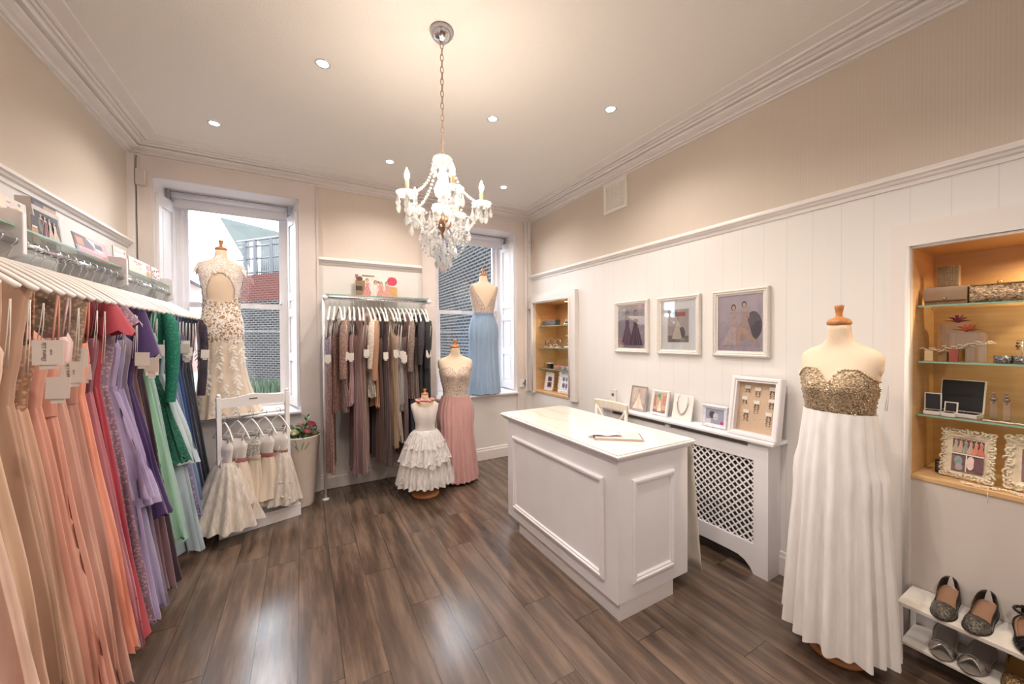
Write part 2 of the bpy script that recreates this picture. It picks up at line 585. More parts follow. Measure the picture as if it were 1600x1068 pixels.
def window(n, w):
    b0, b1, d0, d1 = w['b']
    t = bpy.data.objects.new('window_%d' % n, None); col.objects.link(t); t['kind'] = 'structure'
    fr = MB()
    y0, y1 = YS - .03, YS + .05
    fr.box(b0, b0 + .05, y0, y1, d0, d1).box(b1 - .05, b1, y0, y1, d0, d1)
    fr.box(b0 + .05, b1 - .05, y0 + .002, y1, d1 - .06, d1).box(b0 + .05, b1 - .05, y0 + .002, y1, d0, d0 + .04)
    fr.box(b0 - .03, b0 + .02, YS - .06, y0, d0, d1).box(b1 - .02, b1 + .03, YS - .06, y0, d0, d1)
    fr.build('window_frame', WHITE, t)
    us = MB()   # upper sash
    us.box(b0 + .05, b0 + .085, YS + .02, YS + .055, 1.80, d1 - .05).box(b1 - .085, b1 - .05, YS + .02, YS + .055, 1.80, d1 - .05)
    us.box(b0 + .085, b1 - .085, YS + .021, YS + .054, 1.80, 1.845)
    us.build('upper_sash', WHITE, t)
    ls = MB()
    ls.box(b0 + .05, b0 + .085, YS - .025, YS + .015, d0 + .04, 1.845).box(b1 - .085, b1 - .05, YS - .025, YS + .015, d0 + .04, 1.845)
    ls.box(b0 + .085, b1 - .085, YS - .024, YS + .014, 1.80, 1.844).box(b0 + .085, b1 - .085, YS - .024, YS + .014, d0 + .04, d0 + .11)
    ls.box(b0 + .08, b1 - .08, YS - .008, YS, 1.573, 1.579)
    ls.build('lower_sash', WHITE, t)
    MB().ball((b1 - .07, YS - .035, 1.85), .012).build('sash_lock', STEEL, t)
    MB().box(b0 + .085, b1 - .085, YS + .03, YS + .034, 1.845, d1 - .06).build('pane', PANE, t)
    MB().box(b0 + .085, b1 - .085, YS - .004, YS, d0 + .11, 1.80).build('pane', PANE, t)
    # sill board
    MB().box(w['f'][0] - .0, w['f'][1] + .0, YB - .05, YS - .02, .785, .808).build('window_sill', WHITE, t, bevel=.006)
    # folded shutter panels on both splayed reveals
    for side in (0, 1):
        xa, xb = w['f'][side], w['b'][side]
        s = 1 if side == 0 else -1
        mb = MB()
        d = Vector((xb - xa, YS - YB, 0)); L = d.length; d.normalize(); nn = Vector((d.y, -d.x, 0)) * s
        def Q(u, o, z):
            p = Vector((xa, YB, 0)) + d * u + nn * o
            return (p.x, p.y, z)
        def slab(u0, u1, o0, o1, z0, z1):
            c = [Q(u0, o0, 0), Q(u1, o0, 0), Q(u1, o1, 0), Q(u0, o1, 0)]
            vs = [(a[0], a[1], z) for z in (z0, z1) for a in c]
            mb.add(vs, [(0, 3, 2, 1), (4, 5, 6, 7), (0, 1, 5, 4), (1, 2, 6, 5), (2, 3, 7, 6), (3, 0, 4, 7)])
        slab(.02, L - .06, .002, .014, .84, 2.72)
        for z0, z1 in ((.84, .93), (1.28, 1.36), (1.72, 1.80), (1.88, 1.96), (2.62, 2.72)):
            slab(.07, L - .11, .014, .0255, z0, z1)
        for u0, u1 in ((.02, .07), (L - .11, L - .06)):
            slab(u0, u1, .014, .026, .84, 2.72)
        for z0, z1 in ((.96, 1.25), (1.39, 1.69), (1.99, 2.59)):
            slab(.095, L - .135, .014, .020, z0, z1)
        mb.build('shutter_panel', WHITE, t)
    # roller blind
    m = MB()
    m.tube([(w['b'][0] + .01, 4.30, 2.765), (w['b'][1] - .01, 4.30, 2.765)], .024, 12)
    m.box(w['b'][0] + .02, w['b'][1] - .02, 4.322, 4.325, 2.665, 2.77)
    m.tube([(w['b'][0] + .02, 4.323, 2.662), (w['b'][1] - .02, 4.323, 2.662)], .008, 8)
    bl = m.build('roller_blind', solid('blind_cloth', 'd9dae4', .8), t)
    m = MB()
    for x in (w['b'][0] + .0, w['b'][1] - .0):
        m.box(x - .004, x + .004, 4.27, 4.33, 2.72, 2.80)
    m.box(w['b'][0], w['b'][1], 4.298, 4.302, 2.793, 2.80)
    m.build('blind_bracket', GREY, bl)
    return t
window(1, WIN[0])
window(2, WIN[1])

# ------------------------------------------------------------------ outside
BR_A = brick_mat('grey_brick', '232121', '141313', '4c4b4a', 0, '44241f', 2.95)
BR_B = brick_mat('slate_brick', '212021', '131212', '4a4a4a', 1)
def place_wall_a():
    # runs away from (3.4, 10.6) to the left
    a = Vector((3.4, 10.6, 0)); d = Vector((-.66, .752, 0)).normalized()
    o = MB().box(0, 9.3, 0, .35, 0, 3.72).build('brick_wall', BR_A, None, loc=a, rot=(0, 0, math.atan2(d.y, d.x)))
    tag(o, 'grey and red brick garden wall outside the left window', 'wall')
    return a, d
a_, d_ = place_wall_a()
# flip so its face looks at the shop
o = MB().box(3.4, 3.75, 4.9, 10.9, 0, 5.4).build('brick_wall', BR_B)
tag(o, 'slate blue brick wall close outside the right window', 'wall')
struct(MB().box(-12, 12, 4.72, 30, -.35, -.3).build('ground', solid('wet_paving', '4a4b4c', .7, var=.2, scale=2)))
# grass bank
mb = MB()
for i in range(3000):
    t = rnd.uniform(.5, 7.2); off = rnd.uniform(.37, 1.3)
    p = a_ + d_ * t + Vector((-.752, -.66, 0)) * off
    h = rnd.uniform(.15, .42); w = .02; an = rnd.uniform(0, 6.3)
    dx, dy = cos(an) * w, sin(an) * w
    mb.add([(p.x - dx, p.y - dy, -.3), (p.x + dx, p.y + dy, -.3), (p.x + rnd.uniform(-.06, .06), p.y, -.15 + h)], [(0, 1, 2)])
o = mb.build('grass_bank', solid('grass', '24361f', .8, var=.3, scale=3))
tag(o, 'strip of green grass at the foot of the brick wall', 'grass'); o['kind'] = 'stuff'
# metal railing on top of the wall
t = thing('metal_railing', 'grey metal railing on top of the brick wall outside', 'railing', (0, 0, 0))
def onA(u, off=.1):
    p = a_ + d_ * u + Vector((-.752, -.66, 0)) * off
    return p.x, p.y
m = MB()
for z in (3.85, 4.34, 4.78, 5.0):
    m.tube([onA(4.6, .1) + (z,), onA(8.1 if z > 4.3 else 7.9, .1) + (z,)], .035 if z < 5 else .05, 6)
m.build('rail', solid('railing_metal', '2c2d30', .5, .3), t)
m = MB()
for k in range(38):
    u = 4.7 + k * .085
    m.tube([onA(u, .1) + (3.72,), onA(u, .1) + (4.78,)], .012, 5)
m.build('baluster', MATS['railing_metal'], t)
for u in (7.7, 7.2, 6.4, 5.2):
    m = MB(); x, y = onA(u, .1)
    m.box(x - .06, x + .06, y - .06, y + .06, 3.72, 5.0)
    m.build('post', MATS['railing_metal'], t)
# slate-roofed house behind the railing
t = thing('neighbouring_house', 'house with pale grey sloping slate roof behind the railing', 'building', (0, 0, 0))
m = MB()
m.add([(-3.35, 22, 7.25), (3, 22, 6.2), (3, 21, 2.0), (-1.7, 21, 4.0), (-3.35, 22.4, 7.25), (3, 24, 6.2), (3, 24, 2), (-1.7, 24, 4)],
      [(0, 3, 2, 1), (4, 5, 6, 7), (0, 4, 7, 3), (0, 1, 5, 4)])
m.build('roof', solid('pale_slate', '2b302d', .8, var=.12, scale=3), t)
m = MB(); m.tube([(-1.75, 19.8, 3.5), (-1.75, 19.8, 5.6)], .2, 10); m.ball((-1.75, 19.8, 5.6), .22, 10)
m.build('flue_pipe', solid('pipe_white', 'e8ebee', .5), t)
MB().box(-1.8, 3, 20.3, 24, 0, 3.2).build('house_wall', solid('pale_render', 'd7d3cf', .8), t)
# far red-brick house
t = thing('brick_house', 'distant pink brick house with white windows seen past the lace gown', 'building', (0, 0, 0))
MB().box(-14, -5.2, 24, 28, -.3, 4.5).build('house_wall', solid('pink_brick', '6a4a40', .9, var=.06, scale=3), t)
m = MB(); m.add([(-14.3, 23.6, 4.5), (-4.9, 23.6, 4.5), (-5.6, 26, 5.8), (-14.3, 26, 5.8), (-14.3, 28.4, 4.5), (-4.9, 28.4, 4.5)], [(0, 1, 2, 3), (3, 2, 5, 4), (1, 5, 2)])
m.build('roof', solid('far_roof', '55575a', .9), t)
for x in (-12.2, -10.4, -8.7, -7.1):
    for z in (.4, 2.4):
        MB().box(x, x + .95, 23.93, 24.0, z, z + 1.3).build('window', solid('far_window', 'e8ecf0', .4), t)
MB().box(-14, -5.2, 23.9, 24.02, 3.95, 4.15).build('string_course', MATS['pipe_white'], t)

# ------------------------------------------------------------------ hangers and hanging gowns
def hanger_mesh(w=.225, apex=1.795, end=1.658, rail=1.875, r=.0085):
    hk = MB()
    zc = rail - .012
    pts = [(0, 0, apex), (0, 0, apex + .02), (.012, 0, zc - .018)]
    for k in range(0, 9):
        a = -PI * .35 + k * PI * 1.35 / 8
        pts.append((.026 * cos(a) - .004, 0, zc + .014 + .024 * sin(a) - .0))
    hk.tube(pts, .0022, 5)
    b = MB()
    arm = []
    dz = apex - end
    for s in [x / 10 for x in range(-10, 11)]:
        a = abs(s)
        arm.append((s * w, -.012 * a * a, apex - dz * (a ** 1.45 * .85 + a * .15)))
    b.tube(arm, [r * (1.15 if abs(i - 10) > 8 else 1) for i in range(21)], 6)
    # flatten sideways is left to scale
    b.tube([(-w * .8, 0, apex - dz * .78), (w * .8, 0, apex - dz * .78)], r * .5, 5)
    return hk, b
_H = {}
def hanger(loc, rz, label, group, key='adult', name='clothes_hanger', **kw):
    if key not in _H:
        hk, b = hanger_mesh(**kw)
        t = thing(name, label, 'hanger', loc, rz, group)
        hk.build('hook', CHROME, t)
        b.build('hanger_arm', HANGW, t)
        _H[key] = t
        return t
    t = copy_tree(_H[key])
    t.location = loc; t.rotation_euler = (0, 0, rz)
    t['label'] = label; t['group'] = group
    return t

def shoulder_z(x, w=.225, apex=1.795, end=1.658):
    a = min(1, abs(x) / w)
    return apex - (apex - end) * (a ** 1.45 * .85 + a * .15)

TXT = {}
def text_mesh(s, size, shear=.35, key=None):
    k = (s, size, shear)
    if k in TXT: return TXT[k]
    c = bpy.data.curves.new('lettering', 'FONT')
    c.body = s; c.size = size; c.shear = shear; c.align_x = 'CENTER'; c.align_y = 'CENTER'; c.resolution_u = 2; c.extrude = 0.0
    o = bpy.data.objects.new('lettering', c)
    col.objects.link(o)
    dg = bpy.context.evaluated_depsgraph_get()
    me = bpy.data.meshes.new_from_object(o.evaluated_get(dg))
    bpy.data.objects.remove(o)
    me.materials.clear(); me.materials.append(INK)
    TXT[k] = me
    return me
def lettering(s, size, parent, loc, rot, shear=.35):
    o = bpy.data.objects.new('lettering', text_mesh(s, size, shear))
    col.objects.link(o); o.parent = parent; o.location = loc; o.rotation_euler = rot
    return o

def price_tag(parent, x, y, ztop, w=.06, h=.075, zstr=1.62, text=True, yaw=0.0, small=True):
    """card on a ribbon; front faces local -y"""
    m = MB()
    c, s_ = cos(yaw), sin(yaw)
    M = Matrix.Translation((x, y, 0)) @ Matrix.Rotation(yaw, 4, 'Z') @ Matrix.Rotation(rnd.uniform(-.06, .06), 4, 'Y')
    m.box(-w / 2, w / 2, -.0006, .0006, ztop - h, ztop, M=M)
    if small:
        m.box(-w * .28, w * .28, .002, .003, ztop - h - .014, ztop - .02, M=M)
    t = m.build('price_tag', CARDW, parent)
    r = MB(); r.tube([(x - .004, y, ztop), (x, y + .01, (ztop + zstr) / 2), (x + .002, y + .02, zstr)], .0014, 4)
    r.tube([(x + .004, y, ztop), (x + .006, y + .01, (ztop + zstr) / 2), (x + .004, y + .02, zstr)], .0014, 4)
    r.build('tag_ribbon', CARDW, t)
    if text:
        for body, sz, u, sh in (('Eleana Lila', w * .22, -w * .12, .35), ('bridal', w * .12, w * .1, 0)):
            o = lettering(body, sz, t, (0, 0, 0), (0, 0, 0), sh)
            o.matrix_basis = M @ Matrix.Translation((u, -.0016, ztop - h * .48)) @ Matrix.Rotation(-PI / 2, 4, 'Y') @ Matrix.Rotation(PI / 2, 4, 'X')
    return t

def gown(name, label, group, loc, rz, colr, kind='chiffon', style='strap', hem=.09, flare=.29, bt=.05, col2=None, kind2=None,
         sleeve_len=.5, xmin=-.25, seed=0, over=None, tagz=None, tagx=.215, tagyaw=None, text=False, sash=None, tag2=False, col3=None, scale=1.0, waist=None):
    """a dress hanging on a hanger: hanger lies along local x, cloth hangs down"""
    r = random.Random(seed * 13 + 5)
    t = thing(name, label, 'dress', loc, rz, group)
    mat = fabric(colr, kind)
    mat2 = fabric(col2 or colr, kind2 or kind, col3)
    wz = waist or r.uniform(1.24, 1.30)
    ph = [r.uniform(0, 6.28) for _ in range(8)]
    N = 76
    def ring(z, a, b, amp, top=False, wamp=0.0):
        out = []
        for j in range(N):
            th = 2 * PI * j / N
            cx = cos(th); sx = sin(th)
            ex = math.copysign(abs(cx) ** .8, cx); ey = math.copysign(abs(sx) ** .8, sx)
            f = 1 + amp * (.6 * sin(7 * th + ph[0]) + .5 * sin(12 * th + ph[1]) + .4 * sin(19 * th + ph[7]))
            x = a * ex * (1 + amp * .22 * sin(15 * th + ph[2]))
            y = b * ey * f + wamp * sin(x * 38 + ph[3]) + wamp * .6 * sin(x * 83 + ph[4])
            if x < xmin: x = xmin + (x - xmin) * .08
            zz = z
            if top: zz = min(z, shoulder_z(x) - .004) if top == 1 else z
            out.append((x, y, zz))
        return out
    # skirt
    rings = []
    K = 11
    zt = wz + .01
    for i in range(K + 1):
        s = i / K
        z = zt + (hem - zt) * s
        a = .165 + (flare - .165) * (s ** .95)
        b = .028 + (bt - .028) * min(1, s * 1.3)
        am = .08 + .24 * s ** .8
        rr = ring(z, a, b, am, wamp=.004 + .009 * s)
        if i == K:
            rr = [(x * 1.01, y * 1.05, z + .012 * sin(j * 1.7 + ph[5])) for j, (x, y, z) in enumerate(rr)]
        rings.append(rr)
    MB().loft(rings, cap1=False).build('skirt', mat, t)
    if over:   # shorter over-layer
        oh, of = over[0], over[1]
        rings = []
        for i in range(8):
            s = i / 7
            z = zt + (oh - zt) * s
            rings.append(ring(z, (.17 + (flare * .90 - .17) * s ** .9) * 1.02, (.03 + (bt * 1.1 - .03) * s) + .006, .15 + .4 * s, wamp=.004 + .014 * s))
        MB().loft(rings).build('overskirt', fabric(of, 'chiffon'), t)
    # bodice
    wide = style in ('wide', 'cap', 'sleeve')
    btop = {'strap': r.uniform(1.50, 1.55), 'strapless': 1.47, 'halter': 1.60}.get(style, 1.70)
    sect = [(wz, .165, .028), (wz + .07, .170, .034), (wz + .15, .182, .042), (wz + .22, .188, .040)]
    if wide: sect += [(1.56, .195, .032), (1.62, .20, .024), (1.66, .21, .018), (1.70, .20, .014), (1.74, .12, .012)]
    elif style == 'halter': sect += [(1.56, .13, .03), (1.62, .075, .02), (1.70, .05, .012)]
    else: sect = [q for q in sect if q[0] < btop - .02] + [(btop, .175, .036)]
    sect = [q for i, q in enumerate(sect) if i == 0 or q[0] > sect[i - 1][0]]
    rings = [ring(z, a, b, .05, top=1, wamp=.004) for z, a, b in sect]
    if not wide and style != 'halter':
        rings[-1] = [(x, y, z + .022 * cos(x * 22) * (1 if y < 0 else 0)) for x, y, z in rings[-1]]
    MB().loft(rings, cap1=wide).build('bodice', mat2, t)
    if style in ('strap', 'halter', 'strapless'):
        for sx in (-1, 1):
            m = MB()
            xe = .17 if style != 'halter' else .08
            xh = .185 if style != 'halter' else .05
            for yo in (-.02, .02):
                m.tube([(sx * xe, yo, btop - .01), (sx * (xe + xh) / 2, yo * .7, (btop + 1.67) / 2), (sx * xh, 0, shoulder_z(xh) + .008)], .0035, 4)
            m.build('shoulder_strap', mat2, t)
    if style == 'sleeve':
        for sx in (1, -1):
            m = MB()
            L = sleeve_len
            xo = .205
            pts = [(sx * xo, -.0, 1.665), (sx * (xo + .025), -.012, 1.60), (sx * (xo + .035), -.02, 1.45), (sx * (xo + .03), -.026, 1.66 - L * .75), (sx * (xo + .02), -.028, 1.66 - L)]
            m.tube(pts, [.022, .036, .036, .030, .027], 10, cap=False)
            m.build('sleeve', mat2, t)
    if style == 'cap':
        for sx in (1, -1):
            m = MB()
            rings = []
            for i in range(5):
                s = i / 4
                z = 1.675 - s * sleeve_len * .35
                rr = .018 + .05 * s
                rings.append([(sx * (.20 + .018 * s) + rr * cos(k * PI / 8) * 1.0, rr * 1.0 * sin(k * PI / 8) * .8, z + (.014 * s * sin(k * 1.9 + ph[6]))) for k in range(16)])
            m.loft(rings)
            m.build('flounce_sleeve', fabric(colr, kind), t)
    if sash:
        rings = [ring(wz + .035, .172, .036, .03), ring(wz + .005, .171, .036, .06), ring(wz - .03, .174, .037, .03)]
        MB().loft(rings).build('sash', fabric(sash, 'satin'), t)
    if tagz:
        price_tag(t, tagx, (-bt * .8 - .03) if tagyaw is None else -.004, tagz, text=text, yaw=r.uniform(.1, .45) if tagyaw is None else tagyaw, w=.066 if text else .05, h=.08 if text else .065)
        if tag2: price_tag(t, tagx + .03, (-bt * .6 - .018) if tagyaw is None else .01, tagz - .03, text=False, yaw=r.uniform(-.2, .3) if tagyaw is None else tagyaw - .3, w=.05, h=.065)
    return t

# ---- left wall rails
def rail_bay(y0, y1, label):
    t = thing('clothes_rail', label, 'clothes rail', (0, 0, 0), 0, 'wall mounted rails on the left wall')
    m = MB(); m.tube([(-.95, y0 + .012, 1.875), (-.95, y1 - .012, 1.875)], .0125, 12)
    m.build('hanging_rail', CHROME, t)
    m = MB(); m.box(-1.185, -.945, y0 + .01, y1 - .01, 1.932, 1.940)
    m.build('glass_shelf', GLASS, t)
    MB().box(-.945, -.9435, y0 + .01, y1 - .01, 1.932, 1.940).build('shelf_edge', GLASSEDGE, t)
    for y in (y1,):
        m = MB()
        prof = [(-1.195, 1.70), (-1.03, 1.78), (-.925, 1.83), (-.925, 1.99), (-.95, 2.0), (-1.195, 2.0)]
        m.add([(x, y - .012, z) for x, z in prof] + [(x, y + .012, z) for x, z in prof],
              [tuple(range(6)), tuple(range(11, 5, -1))] + [(i, i + 6, (i + 1) % 6 + 6, (i + 1) % 6) for i in range(6)])
        m.build('end_bracket', WHITE, t, bevel=.003)
    return t
rail_bay(.9, 2.17, 'chrome rail with glass shelf nearest the camera, holding the first peach dresses')
rail_bay(2.17, 3.13, 'chrome rail with glass shelf in the middle of the left wall')
rail_bay(3.13, 4.05, 'chrome rail with glass shelf beside the left window')

LG = 'long dresses on the left wall rail'
# y, colour, kind, style, hem, extras, text
LEFT = [
 (1.34, 'f2dcc4', 'chiffon', 'strap', .30, dict(), 'cream white chiffon gown at the very front of the left rail'),
 (1.42, 'ee9a6e', 'chiffon', 'strap', .42, dict(), 'bright orange peach dress with shorter rippled hem near front of left rail'),
 (1.50, 'e0876b', 'chiffon', 'wide', .10, dict(tagz=1.50, text=True), 'burnt coral gown with wide chiffon shoulders at front of left rail'),
 (1.59, 'f0cdb8', 'chiffon', 'wide', .08, dict(tagz=1.46, text=True, flare=.33, sash='ecd0b6'), 'pale blush peach gown with many fine pleats and satin belt'),
 (1.68, 'e8bfa0', 'chiffon', 'strap', .09, dict(tagz=1.42, text=True, tag2=True), 'light nude gown with gathered bodice beside pale blush gown'),
 (1.76, 'c79a7c', 'chiffon', 'wide', .08, dict(), 'dark tan beige chiffon gown with knotted waist'),
 (1.83, 'dca98c', 'chiffon', 'strap', .09, dict(tagz=1.50, text=True, col2='d59a72', kind2='lace'), 'nude tan gown with coral beaded lace bodice'),
 (1.91, 'e79c84', 'chiffon', 'halter', .12, dict(), 'peach pink halter gown with draped neck'),
 (1.98, 'ea9f86', 'chiffon', 'strapless', .09, dict(sash='e39478'), 'salmon pink strapless gown with straight folded neckline'),
 (2.05, 'e5a995', 'satin', 'strap', .10, dict(tagz=1.42, text=True, col2='e8c4c4', kind2='satin'), 'dusty pink satin gown with pale pink bow bodice'),
 (2.12, 'd39684', 'chiffon', 'wide', .07, dict(sash='c98672', col2='c2a58a', kind2='lace'), 'rose nude gown with ruched waist and lace top'),
 (2.19, 'ff9f7e', 'chiffon', 'strap', .16, dict(tagz=1.47, text=True), 'bright coral chiffon gown with thin straps'),
 (2.26, 'c46d7c', 'chiffon', 'strap', .12, dict(col2='8b3f55', kind2='chiffon', tagz=1.40), 'raspberry rose gown with dark rose bodice'),
 (2.33, 'c23048', 'chiffon', 'cap', .12, dict(sleeve_len=.42), 'crimson gown with big flounce sleeve on left rail'),
 (2.41, 'b98fa6', 'lace', 'cap', .14, dict(sleeve_len=.3, col2='d3aecb', kind2='lace'), 'lilac pink gown with lace cap sleeves'),
 (2.48, 'b9a3d3', 'chiffon', 'strap', .10, dict(over=(.72, 'bba6d6'), tagz=1.44, tag2=True, sash='b596c8'), 'lilac gown with shorter tiered overskirt'),
 (2.55, 'a79ac4', 'chiffon', 'strap', .12, dict(over=(.66, 'b6a5d8')), 'soft lavender gown with layered chiffon tiers'),
 (2.62, '8c7b93', 'satin', 'halter', .09, dict(tagz=1.38), 'dusty mauve grey satin gown with plain long skirt'),
 (2.69, '4b2a72', 'chiffon', 'cap', .55, dict(sleeve_len=.75), 'deep purple dress with two-tier fluttering sleeves'),
 (2.76, '87606c', 'chiffon', 'strap', .10, dict(), 'brownish mauve chiffon gown between grey mauve and plum gowns'),
 (2.84, '3d2233', 'chiffon', 'wide', .09, dict(), 'dark aubergine plum chiffon gown with draped waist'),
 (2.92, '93cfae', 'chiffon', 'strap', .30, dict(tagz=1.47, sash='84bfa2'), 'mint green chiffon gown'),
 (3.00, 'a5cfc8', 'chiffon', 'strap', .25, dict(), 'pale aqua green gown beside mint green gown'),
 (3.10, '1f8a72', 'lace', 'sleeve', .72, dict(sleeve_len=.55, col2='1f8f76', kind2='lace', col3='0f6a58'), 'emerald lace dress with long straight sleeve'),
 (3.20, 'b4cbd8', 'chiffon', 'strap', .09, dict(over=(.68, 'c4d8e2'), flare=.34), 'ice blue gown with feathery overskirt and wide hem'),
 (3.30, 'a9a2cc', 'lace', 'strap', .30, dict(tagz=1.50, tag2=True, col2='b7b3d8', kind2='lace'), 'pale lavender lace gown'),
 (3.39, '8f95c4', 'chiffon', 'strap', .25, dict(tagz=1.45), 'periwinkle blue chiffon gown'),
 (3.47, '6f8bb5', 'chiffon', 'strap', .22, dict(), 'steel blue chiffon gown next to royal blue gown'),
 (3.55, '1d4e96', 'chiffon', 'strap', .15, dict(tagz=1.49), 'royal blue chiffon gown on left rail'),
 (3.64, '23365f', 'chiffon', 'wide', .12, dict(tagz=1.44, tag2=True), 'navy blue pleated gown'),
 (3.73, '1d2743', 'chiffon', 'wide', .12, dict(tagz=1.42), 'midnight navy gown with gathered shoulders'),
 (3.82, '161c30', 'chiffon', 'wide', .14, dict(), 'almost black navy gown near left window'),
 (3.91, '2d2040', 'tulle', 'sleeve', .10, dict(sleeve_len=.62, flare=.25), 'dark violet gown with sheer long sleeves, last on the left rail'),
]
for i, (y, c, kd, st, hem, ex, lb) in enumerate(LEFT):
    dy = rnd.uniform(-.006, .006)
    rz = rnd.uniform(-.018, .018)
    hanger((-.95, y + dy, 0), rz, 'white wooden hanger carrying the ' + lb.split(' with ')[0].split(' at ')[0].split(' on ')[0].split(' near')[0], 'white hangers on the left wall rail')
    e = dict(flare=.30, bt=.033); e.update(ex)
    e['xmin'] = -.235
    if 1.6 < y < 2.3: e['bt'] = .026
    gown('evening_gown', lb, LG, (-.95, y + dy, 0), rz, c, kd, st, hem, seed=i, **e)
# ---- rail on the back wall between the windows
t = thing('clothes_rail', 'chrome rail and glass shelf between the two windows with white floor post', 'clothes rail')
m = MB(); m.tube([(.19, 3.85, 1.875), (1.16, 3.85, 1.875)], .0125, 12); m.build('hanging_rail', CHROME, t)
MB().box(.19, 1.16, 3.82, 4.09, 1.905, 1.913).build('glass_shelf', GLASS, t)
MB().box(.19, 1.16, 3.818, 3.82, 1.905, 1.913).build('shelf_edge', GLASSEDGE, t)
m = MB(); m.box(.19, 1.16, 3.835, 3.865, 1.885, 1.903); m.build('shelf_bracket_bar', STEEL, t)
for x, l in ((.185, 1), (1.165, 0)):
    m = MB(); m.tube([(x, 3.85, 1.875), (x, 4.09, 1.875)], .011, 8); m.ball((x, 3.84, 1.88), .026, 12)
    m.build('wall_bracket', WHITE, t)
m = MB(); m.tube([(.173, 3.85, .0), (.173, 3.85, 1.875)], .0115, 10); m.lathe([(.03, 0), (.03, .01), (.013, .018)], (.173, 3.85), 14, cap0=True)
m.build('floor_post', WHITE, t)

BG = 'dresses on the back wall rail'
BACK = [
 ('bd8f86', 'lace', 'strap', .30, dict(col2='b3a0b6', kind2='lace', tagz=1.36, text=False), 'dusty rose lace gown with lilac printed bodice, leftmost on back rail'),
 ('a9786a', 'lace', 'strap', .84, dict(), 'rose brown lace knee-length dress'),
 ('7c5a55', 'chiffon', 'strap', .84, dict(tagz=1.38), 'cocoa brown chiffon short dress'),
 ('c09386', 'lace', 'sleeve', .88, dict(sleeve_len=.52, col2='c59a8c', kind2='lace'), 'dusty pink lace dress with long straight sleeve'),
 ('b3878a', 'chiffon', 'strap', .90, dict(tagz=1.37), 'dusky pink chiffon midi dress'),
 ('8a6265', 'chiffon', 'strap', .25, dict(), 'mauve rose long chiffon gown'),
 ('a98682', 'chiffon', 'wide', .24, dict(tagz=1.40), 'grey mauve chiffon gown with crossed neckline'),
 ('b08c82', 'chiffon', 'wide', .27, dict(tagz=1.44), 'pinkish taupe long gown with sheer grey shoulders'),
 ('e2d3c8', 'lace', 'sleeve', .95, dict(sleeve_len=.44, col2='eaded4', kind2='lace', col3='c9b8ac'), 'cream dress with shaggy fringed sleeve'),
 ('c08a64', 'satin', 'sleeve', .86, dict(sleeve_len=.55, col2='c9946f', kind2='satin'), 'caramel jacket dress with buttoned cuff'),
 ('6e5048', 'satin', 'strap', .32, dict(), 'chocolate brown satin gown with straps'),
 ('4f3a3c', 'chiffon', 'wide', .30, dict(tagz=1.37), 'dark taupe chiffon gown with gathered neck'),
 ('7d5d5e', 'satin', 'strap', .28, dict(), 'plum brown satin gown'),
 ('bf9f80', 'satin', 'halter', .45, dict(tagz=1.37, tag2=True), 'champagne halter-neck dress with two price tags'),
 ('c9b4a4', 'chiffon', 'strap', .50, dict(tagz=1.39), 'blush beige chiffon dress with thin straps'),
 ('aaa6a2', 'tulle', 'strap', .80, dict(over=(.86, 'b5b0ab')), 'silver grey tulle midi dress with full skirt'),
 ('927378', 'chiffon', 'strap', .30, dict(tagz=1.38), 'rosy taupe gown right of silver tulle dress'),
 ('a88f80', 'lace', 'sleeve', .90, dict(sleeve_len=.48, col2='b0968a', kind2='lace'), 'mink beige lace dress with long sleeve'),
 ('6c6a7c', 'lace', 'wide', .55, dict(), 'slate grey lace dress'),
 ('8f7f75', 'satin', 'strap', .35, dict(), 'stone satin gown with black bow belt'),
 ('4b4650', 'lace', 'sleeve', .60, dict(sleeve_len=.42, col2='55505a', kind2='lace'), 'charcoal lace dress with elbow sleeve'),
 ('2c2b30', 'chiffon', 'wide', .45, dict(tagz=1.38), 'black chiffon dress second from right on back rail'),
 ('24262e', 'chiffon', 'sleeve', .50, dict(sleeve_len=.46), 'blue black dress with sleeve at right end of back rail'),
]
nb = len(BACK)
for i, (c, kd, st, hem, ex, lb) in enumerate(BACK):
    x = .225 + i * (1.125 - .225) / (nb - 1)
    rz = -PI / 2 + rnd.uniform(-.08, .10)
    hanger((x, 3.85, 0), rz, 'white hanger on back rail carrying the ' + lb.split(' with ')[0].split(',')[0], 'white hangers on the back rail')
    e = dict(flare=.23, bt=.026, tagx=.262 if i != 0 else .27, tagyaw=PI / 2 + rz + PI / 2 + rnd.uniform(-.15, .3)); e.update(ex)
    gown('evening_gown', lb, BG, (x, 3.85, 0), rz, c, kd, st, hem, seed=50 + i, **e)

